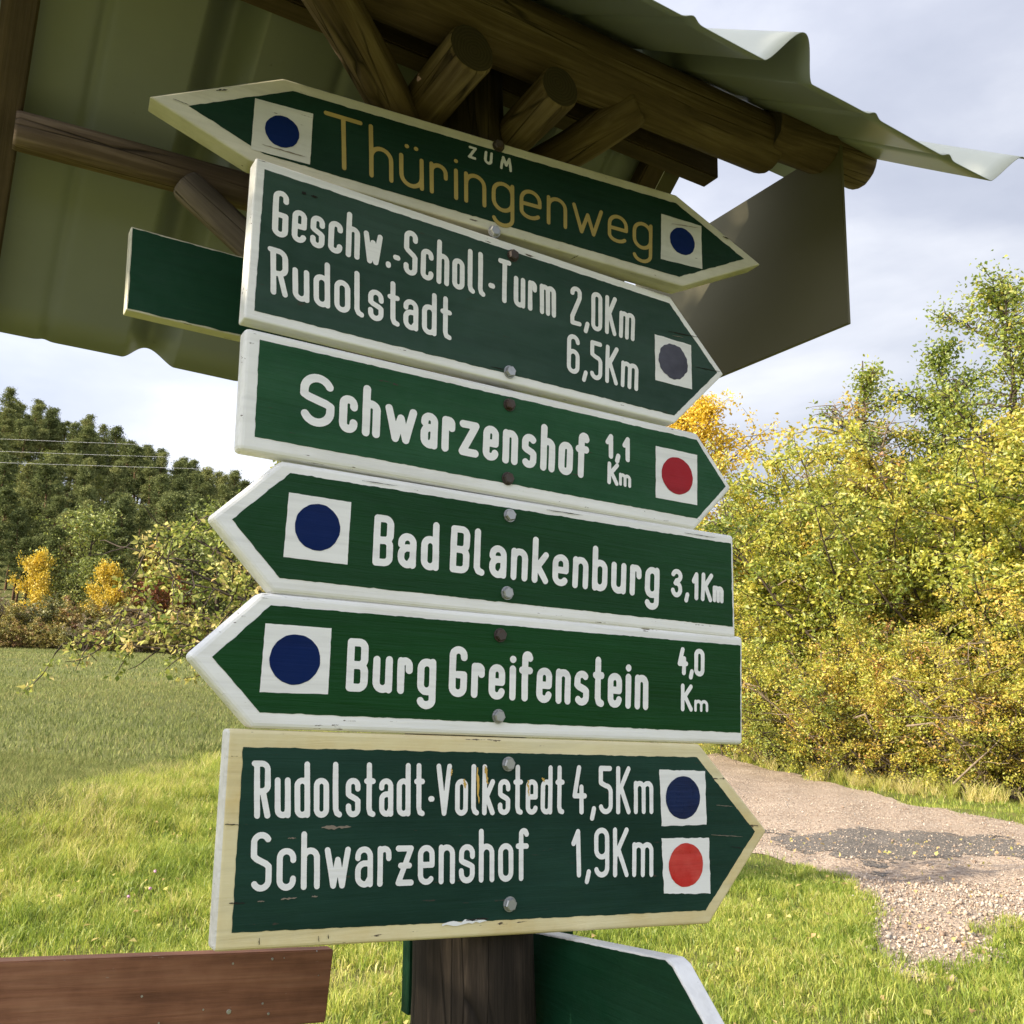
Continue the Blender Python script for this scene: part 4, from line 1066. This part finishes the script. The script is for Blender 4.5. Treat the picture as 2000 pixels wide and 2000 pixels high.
# pointer bolted to the right flank of the post, aimed past the camera: local x = N direction, its plain back faces us
p = L(0.135, 0, -0.36)
rt = plain_board('white edged green pointer on the right flank of the post, below all others', p, YAW-math.pi/2,
                 [(-0.36, 0.018), (0.200, 0.069), (0.214, 0.064), (0.335, -0.045), (0.225, -0.130), (-0.36, -0.165)], 0.03,
                 [(-0.357, 0.0155), (0.1985, 0.0665), (0.212, 0.0615), (0.331, -0.045), (0.224, -0.127), (-0.357, -0.162)], 'white', 0.003)
p = L(0.0, -0.245, -0.40)
plain_board('green board behind the post, only a thin edge of it showing', p, YAW,
            [(-0.018, 0.095), (0.30, 0.095), (0.30, -0.057), (-0.013, -0.057)], 0.026, [(-0.016, 0.092), (0.297, 0.092), (0.297, -0.054), (-0.011, -0.054)], 'green7', 0.003)

# brown plank on stakes behind the signs
pl_a, pl_b = L(-1.25, -0.50, -0.405), L(-0.052, -0.50, -0.466)
PR = empty('plank_rail', (*(L(-0.95, -0.55, 0)[:2]), float(terrain(*L(-0.95, -0.55, 0)[:2]))))
tag(PR, 'weathered brown plank set on edge, dotted with staples, behind the lowest sign', 'plank')
pk = beam('plank', pl_a, pl_b, 0.030, 0.118, 'plank', PR, bev=0.002)
for s_ in (-1.15, -0.80):
    q = L(s_, -0.55, 0); log('stake', (q[0], q[1], float(terrain(q[0], q[1]))-0.1), tuple(L(s_, -0.55, -0.42)), 0.035, 0.034, 'greylog', PR, 15)
for (x_, y_, r_) in ((455, 1882, .0022), (532, 1873, .0026), (447, 1976, .0048), (524, 1980, .0028), (513, 1960, .0022), (277, 1946, .0022), (397, 1972, .0018), (310, 1998, .0018), (555, 1871, .0013), (622, 1905, .0012), (619, 1858, .0012)):
    pp = L(0, -0.50+0.0152, 0); q = on_plane(x_, y_, pp, NV)
    bm = bmesh.new(); bmesh.ops.create_cone(bm, cap_ends=True, segments=10, radius1=r_, radius2=r_*0.7, depth=0.002); me = bpy.data.meshes.new('nail_head'); bm.to_mesh(me); bm.free(); me.materials.append(M['nail'])
    o = obj('nail_head', me, PR); mw = Vector(NV).to_track_quat('Z', 'Y').to_matrix().to_4x4(); mw.translation = Vector(q); o.matrix_world = mw; o.matrix_parent_inverse = parent_world_inv(PR)


# ------------------------------------------------------------------ trees
def tubes(paths, segs=5):
    V = []; F = []; o = 0
    for P, R in paths:
        P = np.array(P); R = np.array(R); n = len(P)
        T = np.gradient(P, axis=0); T /= np.linalg.norm(T, axis=1)[:, None]+1e-9
        ref = np.where(np.abs(T[:, 2:3]) < 0.9, np.array([[0, 0, 1.]]), np.array([[1., 0, 0]]))
        A = np.cross(T, ref); A /= np.linalg.norm(A, axis=1)[:, None]+1e-9; B = np.cross(T, A)
        th = np.linspace(0, 2*math.pi, segs, endpoint=False)
        ring = P[:, None]+R[:, None, None]*(A[:, None]*np.cos(th)[None, :, None]+B[:, None]*np.sin(th)[None, :, None])
        V.append(ring.reshape(-1, 3))
        i, j = np.meshgrid(np.arange(n-1), np.arange(segs), indexing='ij'); j2 = (j+1) % segs
        F.append(np.stack([o+i*segs+j, o+i*segs+j2, o+(i+1)*segs+j2, o+(i+1)*segs+j], 2).reshape(-1, 4)); o += n*segs
    return np.concatenate(V), np.concatenate(F)


def leaf_mesh(name, P, size, mat, r, val, bright, droop=0.3, asp=0.55, upb=0.5):
    n = len(P); d = r.standard_normal((n, 3)); d[:, 2] = d[:, 2]*0.7-droop; d /= np.linalg.norm(d, axis=1)[:, None]
    up = r.standard_normal((n, 3)); up[:, 2] += upb; s = np.cross(d, up); s /= np.linalg.norm(s, axis=1)[:, None]+1e-9; u = np.cross(s, d)
    l = size*r.uniform(0.6, 1.25, n); w = l*asp*r.uniform(0.8, 1.2, n); fold = r.uniform(0.05, 0.35, n)
    v0 = P; v2_ = P+d*l[:, None]-u*(l*0.12)[:, None]
    mid = P+d*(l*0.45)[:, None]
    v1 = mid+s*(w/2)[:, None]+u*(w*fold)[:, None]; v3 = mid-s*(w/2)[:, None]+u*(w*fold)[:, None]
    V = np.stack([v0, v1, v2_, v3], 1).reshape(-1, 3); b = np.arange(n)*4
    F = np.concatenate([np.stack([b, b+1, b+2], 1), np.stack([b, b+2, b+3], 1)])
    return mesh_np(name, V, F, mat, np.repeat(np.stack([val, bright], 1), 4, 0))


def wander(r, p, d, length, r0, r1, n, jit, up):
    P = [np.array(p)]; d = np.array(d)/np.linalg.norm(d); st = length/n
    for _ in range(n):
        d = d+r.standard_normal(3)*jit; d[2] += up; d /= np.linalg.norm(d); P.append(P[-1]+d*st)
    return np.array(P), np.linspace(r0, r1, n+1)


def shrub(seed, height, radius, nleaf, leafsize, mat, stems=16, twigmat='bark', gaps=0.15, vmean=0.5, vsd=0.2):
    r = np.random.default_rng(seed); paths = []; anchors = []; shoot = []
    for i in range(stems):
        a = r.uniform(0, 6.28); lean = r.uniform(0.05, 0.85); d = np.array([math.cos(a)*lean, math.sin(a)*lean, 1.0])
        b = np.array([math.cos(a), math.sin(a), 0])*radius*0.25*r.random()
        P, R = wander(r, b+np.array([0, 0, -0.1]), d, height*r.uniform(0.75, 1.05), 0.035*height/4, 0.006, 9, 0.10, 0.02-0.05*lean); paths.append((P, R))
        for k in range(2, 10):
            for _ in range(3):
                aa = r.uniform(0, 6.28); dd = np.array([math.cos(aa), math.sin(aa), r.uniform(-0.3, 0.9)])
                Q, S = wander(r, P[k], dd, radius*r.uniform(0.25, 0.60)*(1.15-0.06*k), 0.010, 0.003, 5, 0.20, -0.01); paths.append((Q, S)); anchors += list(Q[1:]); shoot += [r.random()]*5
    A = np.array(anchors); sh = np.array(shoot)
    keep = A[:, 2] > 0.12; A = A[keep]; sh = sh[keep]
    tw = np.repeat(r.random(len(shoot)//5) > gaps+.10, 5)[keep]; A = A[tw]; sh = sh[tw]
    idx = r.integers(0, len(A), nleaf)
    P = A[idx]+r.normal(0, 0.058*radius/2, (nleaf, 3)); P[:, 2] = np.maximum(P[:, 2], 0.03)
    val = np.clip(vmean+vsd*r.standard_normal(nleaf)*0.38+vsd*1.9*(sh[idx]-0.5)+0.14*wob(P[:, 0]+seed, P[:, 2]+P[:, 1], 1.6, seed), 0, 1)
    V, F = tubes(paths, 4)
    tm = mesh_np('stems', V, F, M[twigmat], smooth=True)
    lm = leaf_mesh('foliage', P, leafsize, M[mat], r, val, r.random(nleaf))
    return tm, lm


def tree(seed, height, crown_r, crown_lo, nleaf, leafsize, mat, barkmat='bark', trunk_r=0.14, limbs=16, spread=1.0, vmean=0.5, clump=0.35, lean=(0, 0)):
    r = np.random.default_rng(seed); paths = []; A = []; sh = []
    P, R = wander(r, (0, 0, -0.2), (lean[0], lean[1], 1), height*0.92, trunk_r, trunk_r*0.15, 14, 0.04, 0.05); paths.append((P, R))
    for i in range(limbs):
        t = crown_lo+(0.97-crown_lo)*((i+r.random())/limbs); k = t*14; p = P[int(k)]+(P[min(14, int(k)+1)]-P[int(k)])*(k-int(k))
        a = i*2.4+r.uniform(-.4, .4); tt = (t-crown_lo)/(1-crown_lo)
        ln = crown_r*(math.sin(math.pi*(0.18+0.80*tt))**0.7)*r.uniform(0.75, 1.15)*spread
        Q, S = wander(r, p, (math.cos(a), math.sin(a), 0.25+0.6*tt), ln, trunk_r*0.42*(1-0.6*tt), 0.012, 8, 0.12, 0.03); paths.append((Q, S))
        for j in range(2, 9):
            for _ in range(3):
                d = r.standard_normal(3); d[2] = abs(d[2])*0.4
                T, U = wander(r, Q[j], d, ln*r.uniform(0.2, 0.45), 0.012, 0.004, 4, 0.18, 0.0); paths.append((T, U)); A += list(T[1:]); v = r.random(); sh += [v]*4
    A = np.array(A); sh = np.array(sh); idx = r.integers(0, len(A), nleaf); Pl = A[idx]+r.normal(0, clump*0.35, (nleaf, 3))
    val = np.clip(vmean+0.16*r.standard_normal(nleaf)+0.35*(sh[idx]-.5), 0, 1)
    big = paths[:1+limbs]; V, F = tubes(paths, 5)
    return mesh_np('trunk', V, F, M[barkmat], smooth=True), leaf_mesh('crown', Pl, leafsize, M[mat], r, val, r.random(nleaf))


def pine(seed, height, crown_r, lo, ncl):
    r = np.random.default_rng(seed); paths = []; A = []; W = []
    P, R = wander(r, (0, 0, -0.4), (0, 0, 1), height*0.98, 0.22, 0.03, 14, 0.02, 0.05); paths.append((P, R))
    nb = 40
    for i in range(nb):
        t = lo+(0.99-lo)*(i+r.random())/nb; k = t*14; p = P[int(k)]+(P[min(14, int(k)+1)]-P[int(k)])*(k-int(k)); a = r.uniform(0, 6.28); tt = (t-lo)/(1-lo)
        ln = crown_r*((1-tt)**0.75*0.9+0.16)*r.uniform(0.55, 1.1)
        Q, S = wander(r, p, (math.cos(a), math.sin(a), 0.15+0.5*tt), ln, 0.06*(1-tt)+0.015, 0.012, 5, 0.12, 0.03); paths.append((Q, S)); A += list(Q[2:]); W += [r.random()]*4
    A = np.array(A); W = np.array(W); idx = r.integers(0, len(A), ncl); Pl = A[idx]+r.normal(0, 0.27, (ncl, 3))*np.array([1, 1, 0.6])
    val = np.clip(0.42+0.16*r.standard_normal(ncl)+0.4*(W[idx]-.5), 0, 1)
    V, F = tubes(paths, 4)
    return mesh_np('trunk', V, F, M['pinebark'], smooth=True), leaf_mesh('crown', Pl, 0.24, M['needle'], r, val, r.random(ncl), droop=-0.3, asp=0.5)


def place(name, meshes, partnames, x, y, scale, rz, label, cat, group=None, dz=0.0, sxy=1.0):
    z = float(terrain(x, y))+dz
    e = bpy.data.objects.new(name, None); COL.objects.link(e); e.empty_display_size = 0.3
    e.location = (x, y, z); e.rotation_euler = (0, 0, rz); e.scale = (scale*sxy, scale*sxy, scale)
    tag(e, label, cat, group)
    for m_, pn in zip(meshes, partnames):
        c = bpy.data.objects.new(pn, m_); COL.objects.link(c); c.parent = e
    return e


# right-hand thicket
TH = [shrub(101, 4.2, 2.3, 26000, 0.070, 'leaf_thicket', vmean=.46, vsd=.24), shrub(102, 3.6, 2.4, 26000, 0.070, 'leaf_thicket', vmean=.54, vsd=.27), shrub(103, 4.8, 2.2, 25000, 0.072, 'leaf_olive', vmean=.70),
      shrub(104, 3.0, 2.2, 22000, 0.066, 'leaf_olive', vmean=.70, stems=20), shrub(105, 3.2, 2.0, 11000, 0.064, 'leaf_thicket', vmean=.58, vsd=.3, gaps=.4, twigmat='twig', stems=22)]
LAB = ['yellow-green shrub in the autumn thicket beside the gravel track', 'golden and russet shrub in the autumn thicket beside the gravel track', 'olive green shrub in the autumn thicket beside the gravel track',
       'low olive and yellow bush in the autumn thicket beside the gravel track', 'sparse brownish bush with bare stems at the foot of the thicket']


def thx(px_, dist):     # ground point under an image column at a given forward distance
    d = ray(px_, 1450); return d[0]/d[1]*dist, dist


SPOTS = [  # column, distance, prototype, scale
    (1445, 27.5, 1, .95), (1500, 26.0, 4, .9), (1530, 25.5, 0, 1.0), (1590, 24.0, 3, .95), (1650, 23.0, 1, 1.0), (1700, 22.2, 4, 1.0), (1750, 21.4, 0, .95), (1820, 20.8, 1, .9), (1880, 20.2, 3, 1.05), (1950, 19.6, 4, 1.1), (2010, 19.4, 0, 1.0), (2080, 19, 1, 1.0), (2180, 18.6, 3, 1),
    (1450, 31, 0, 1.0), (1520, 29, 1, 1.2), (1590, 27.6, 2, 1.3), (1660, 26.4, 0, 1.5), (1730, 25.2, 1, 1.5), (1800, 24.4, 2, 1.35), (1870, 23.8, 0, 1.45), (1940, 23.2, 1, 1.5), (2020, 22.6, 2, 1.5), (2110, 22.2, 0, 1.5),
    (1490, 33.5, 2, 1.1), (1560, 31.5, 2, 1.4), (1640, 30, 1, 1.75), (1720, 29, 0, 1.8), (1800, 28, 1, 1.75), (1890, 27, 0, 1.8), (1980, 26.5, 2, 1.75), (2080, 26, 1, 1.8)]
for i, (c, dd, k, sc) in enumerate(SPOTS):
    x, y = thx(c, dd)
    place('thicket_shrub', TH[k], ('stems', 'foliage'), x, y, sc*(1.0 if i < 13 else 1.20)*random.uniform(.88, 1.12), random.uniform(0, 6.28), LAB[k], 'shrub', 'shrubs of the autumn thicket: '+LAB[k].split(' in ')[0].split(' at ')[0])
# taller trees standing in the thicket
tg = tree(201, 9.5, 2.2, .25, 14000, 0.09, 'leaf_maple', trunk_r=.12, limbs=22, vmean=.5)
x, y = thx(2055, 24.0); place('tall_green_tree', tg, ('trunk', 'crown'), x, y, 1.46, .4, 'tall fresh green tree rising highest out of the thicket', 'tree')
tg2 = tree(202, 8.0, 1.15, .30, 6500, 0.09, 'leaf_maple', trunk_r=.09, limbs=18, vmean=.55)
x, y = thx(1862, 26.0); place('slender_green_tree', tg2, ('trunk', 'crown'), x, y, 1.60, 1.4, 'slender green tree with loose crown beside the tallest green tree', 'tree')
tg3 = tree(203, 8.0, 0.95, .35, 4200, 0.09, 'leaf_maple', trunk_r=.08, limbs=16, vmean=.6)
x, y = thx(1725, 27.0); place('spindly_tree', tg3, ('trunk', 'crown'), x, y, 1.62, 2.2, 'spindly half-bare tree with a leafy top poking above the thicket', 'tree')
tb = tree(204, 7.6, 1.6, .45, 260, 0.08, 'leaf_brown', barkmat='twig', trunk_r=.07, limbs=16, vmean=.6)
x, y = thx(1690, 26.0); place('bare_tree', tb, ('trunk', 'crown'), x, y, 1.45, 0.2, 'almost leafless tree of thin bare twigs above the thicket', 'tree')
gd = tree(205, 11.0, 3.0, .2, 26000, 0.13, 'leaf_gold', trunk_r=.16, limbs=24, vmean=.55)
x, y = thx(1368, 34.0); place('golden_tree', gd, ('trunk', 'crown'), x, y, 1.17, 1.0, 'bright golden yellow tree just behind the red-dot sign', 'tree')
# dead branches lying in the thicket's foot
for (x0, y0, x1, y1, dst) in ((1820, 1412, 1935, 1470, 18.6), (1905, 1490, 1985, 1400, 18.5), (1690, 1395, 1715, 1440, 20.3), (1540, 1130, 1580, 1160, 23.5)):
    pa = EYE+ray(x0, y0)*dst/ray(x0, y0)[1]; pb_ = EYE+ray(x1, y1)*dst/ray(x1, y1)[1]
    r = np.random.default_rng(int(x0)); d = pb_-pa; ext = np.array([pa-d*.25+np.array([0, 0.5, -.2]), pa, (pa+pb_)/2+r.normal(0, .04, 3), pb_, pb_+d*.3+np.array([0, .5, 0])])
    V, F = tubes([(ext, np.array([.022, .020, .016, .012, .006]))], 6)
    tag(obj('dead_branch', mesh_np('dead_branch', V, F, M['twig'], smooth=True)), 'pale bare branch sticking out of the thicket', 'branch', 'pale branches in the thicket')

# apple tree: trunk hidden by the post, crown hanging out to the left
def apple():
    r = np.random.default_rng(77); paths = []; A = []; sh = []
    P, R = wander(r, (0, 0, -0.2), (-.15, 0, 1), 1.7, .11, .08, 8, .05, .03); paths.append((P, R)); top = P[-1]
    ends = [((-3.25, -.35, 1.95), .05), ((-3.05, .3, 2.35), .05), ((-2.9, -.2, 2.85), .05), ((-2.75, .4, 3.1), .05), ((-2.3, 0.1, 3.15), .05), ((-2.5, -.5, 2.45), .05), ((-1.75, .5, 3.25), .05), ((-1.2, -.4, 3.5), .05), ((-.3, .7, 3.6), .05), ((.5, .2, 3.5), .05), ((.9, .6, 2.7), .05), ((-2.0, .8, 2.6), .05), ((-2.0, -.6, 2.0), .04), ((-2.75, 0.15, 2.15), .04), ((-2.2, 0.5, 3.05), .04)]
    for e, rr in ends:
        e = np.array(e); c = (top+e)/2+np.array([0, 0, .45])+r.normal(0, .08, 3); t = np.linspace(0, 1, 15)[:, None]
        Q = (1-t)**2*top+2*t*(1-t)*c+t**2*e+np.cumsum(r.normal(0, .012, (15, 3)), 0); paths.append((Q, np.linspace(rr*.5, .005, 15)))
        for j in range(4, 15):
            for _ in range(3):
                d = r.standard_normal(3); d[2] = d[2]*.5-.25
                T, U = wander(r, Q[j], d, r.uniform(.2, .5), .007, .003, 5, .2, -.05); paths.append((T, U)); A += list(T[1:]); v = r.random(); sh += [v]*5
    A = np.array(A); sh = np.array(sh); sel = r.random(len(A)//5) < .55; A = A[np.repeat(sel, 5)]; sh = sh[np.repeat(sel, 5)]; n = 9500; idx = r.integers(0, len(A), n); Pl = A[idx]+r.normal(0, .026, (n, 3))
    val = np.clip(.42+.18*r.standard_normal(n)+.55*(sh[idx]-.5), 0, 1)
    V, F = tubes(paths, 6)
    return mesh_np('trunk', V, F, M['bark'], smooth=True), leaf_mesh('crown', Pl, .055, M['leaf_apple'], r, val, r.random(n), droop=.5, asp=.6)


place('apple_tree', apple(), ('trunk', 'crown'), -0.36, 8.0, 1.0, 0, 'small apple tree hanging yellowing leafy branches out from behind the signs', 'tree')

# tree added out of view at left to keep sun off the boards
place('added_shade_tree', tree(206, 7.4, 2.1, .45, 5500, 0.13, 'leaf_maple', trunk_r=.13, limbs=20, vmean=.6), ('trunk', 'crown'), -5.8, -1.35, 1.0, .7, 'leafy young tree added out of view to shade the boards', 'tree')

# wooded hill
FD = [tree(401, 9, 3.4, .2, 3600, .26, 'leaf_far', trunk_r=.2, limbs=16, clump=.8, vmean=.5), tree(402, 6.5, 2.2, .15, 7000, .20, 'leaf_gold_far', trunk_r=.12, limbs=14, clump=.6), tree(403, 6, 2.1, .2, 2600, .22, 'leaf_red', trunk_r=.12, limbs=14, clump=.6)]
PN = [pine(300+i, 15, 2.6, lo, 6500) for i, lo in enumerate((.42, .5, .35, .45))]
r = np.random.default_rng(11)
pts = []
for y in np.arange(99, 176, 4.2):
    half0, half1 = -0.60*y, 0.06*y
    for x in np.arange(half0, half1, 4.0):
        xx, yy = x+r.uniform(-1.5, 1.5), y+r.uniform(-1.6, 1.6)
        if xx > -0.235*y+2: continue
        pts.append((xx, yy))
# keep those that can show
pts = pts[:290]
for i, (x, y) in enumerate(pts):
    k = int(r.integers(0, 4))
    if r.random() < .13:
        q = int(r.choice(3, p=(.74, .13, .13))); place(('broad_tree', 'golden_tree', 'russet_tree')[q], FD[q], ('trunk', 'crown'), x, y, r.uniform(.8, 1.15), r.uniform(0, 6), ('olive green broadleaf tree scattered among the hillside pines', 'yellow broadleaf tree scattered among the hillside pines', 'orange-red broadleaf tree scattered among the hillside pines')[q], 'tree', ('olive', 'yellow', 'orange-red')[q]+' broadleaf trees among the pines'); continue
    place('pine_tree', PN[k], ('trunk', 'crown'), x, y, r.uniform(.68, 1.0)*(0.8 if y < 104 else 1), r.uniform(0, 6.28), 'dark green pine standing among the wood on the hillside', 'tree', 'pines of the hillside wood', sxy=r.uniform(1.05, 1.4))


def far(px_, dist): d = ray(px_, 1200); return d[0]/d[1]*dist, dist


for (c, dist, k, sc, lab, nm) in ((425, 97, 0, 1.7, 'large round green tree at the end of the wood, above the hedge', 'broad_tree'), (150, 99, 0, 1.5, 'mid green broadleaf tree in front of the dark pines', 'broad_tree'), (180, 96, 0, 1.0, 'small green broadleaf tree between the two golden trees', 'broad_tree'),
                              (57, 95, 1, 1.45, 'golden tree at the foot of the wood, pointed crown', 'golden_tree'), (208, 93, 1, 1.38, 'rounded golden tree at the foot of the wood near the russet bush', 'golden_tree'), (285, 101, 1, 1.5, 'yellow tree glowing among pine trunks above the apple branches', 'golden_tree'),
                              (310, 94, 2, 1.35, 'russet red bush at the foot of the wood', 'russet_tree'), (160, 112, 2, 1.6, 'orange red tree half hidden between the pines', 'russet_tree'), (345, 97, 2, 1.2, 'small crimson bush beside the golden foliage', 'russet_tree'),
                              (500, 99, 0, 1.3, 'green tree partly hidden by the tip of the arrow boards', 'broad_tree'), (585, 100, 0, 1.3, 'green tree behind the sign boards', 'broad_tree')):
    x, y = far(c, dist); place(nm, FD[k], ('trunk', 'crown'), x, y, sc, r.uniform(0, 6), lab, 'tree', sxy=.68 if k == 1 else 1.0)
HD = [shrub(501, 3.6, 2.2, 3200, .20, 'leaf_hedge', stems=9, vmean=.45), shrub(502, 3.0, 2.4, 3200, .20, 'leaf_hedge', stems=9, vmean=.62), shrub(503, 4.2, 2.0, 2600, .20, 'leaf_brown', stems=9, twigmat='twig', vmean=.5)]
HL = ['muted olive shrub in the hedge along the far edge of the field', 'yellowish shrub in the hedge along the far edge of the field', 'greyish brown scrub in the hedge along the far edge of the field']
for i, c in enumerate(np.arange(-60, 660, 26)):
    for row in range(2):
        k = int(r.choice(3, p=(.45, .40, .15))); x, y = far(c+r.uniform(-9, 9), (88.0 if row == 0 else 91.5)+r.uniform(-.6, .6))
        place('hedge_shrub', HD[k], ('stems', 'foliage'), x, y, r.uniform(.7, 1.0) if row == 0 else r.uniform(1.0, 1.4), r.uniform(0, 6), HL[k], 'shrub', 'hedge shrubs: '+HL[k].split(' in ')[0])

# overhead wires across the hillside
for k, (yl, yr) in enumerate(((862, 885), (889, 900), (912, 918))):
    a = EYE+ray(-500, yl-30)*92; b = EYE+ray(1700, yr+10)*92
    t = np.linspace(0, 1, 40)[:, None]; P = a+(b-a)*t; P[:, 2] -= (1-(2*t[:, 0]-1)**2)*0.8
    V, F = tubes([(P, np.full(40, .012))], 5)
    tag(obj('overhead_wire', mesh_np('overhead_wire', V, F, M['wire'], smooth=True)), 'thin overhead wire crossing in front of the wooded hill', 'wire', 'overhead wires')

# fallen leaves lying in the grass
n = 900; X, Y = scatter(n, -6, 7, 5, 13); r9 = np.random.default_rng(5)
tag(obj('fallen_leaves', leaf_mesh('fallen_leaves', np.stack([X, Y, terrain(X, Y)+.05], 1), .055, M['leaf_apple'], r9, r9.uniform(.5, 1, n), r9.random(n), droop=0.0, asp=.7, upb=3)), 'yellow and brown fallen leaves strewn over the grass and track', 'leaves', kind='stuff')
# two clover heads in the grass
for k, (cx, cy) in enumerate(((290, 1758), (248, 1775), (300, 1722))):
    q = ground_at(cx, cy+8); bm = bmesh.new(); bmesh.ops.create_icosphere(bm, subdivisions=2, radius=.013)
    for v_ in bm.verts: v_.co *= random.uniform(.75, 1.2)
    V, F = tubes([(np.array([(0, 0, -.12), (.005, 0, -.06), (0, 0, 0)]), np.array([.0015, .0015, .0015]))], 4)
    e = empty('clover', (q[0], q[1], q[2])); tag(e, 'pink clover head in the sunlit grass', 'flower', 'clover flowers')
    me = bpy.data.meshes.new('flower_head'); bm.to_mesh(me); bm.free(); me.materials.append(M['clover']); h_ = obj('flower_head', me, e); h_.location = (0, 0, .12)
    st_ = obj('stem', mesh_np('stem', V, F, M['grass']), e); st_.location = (0, 0, .12)
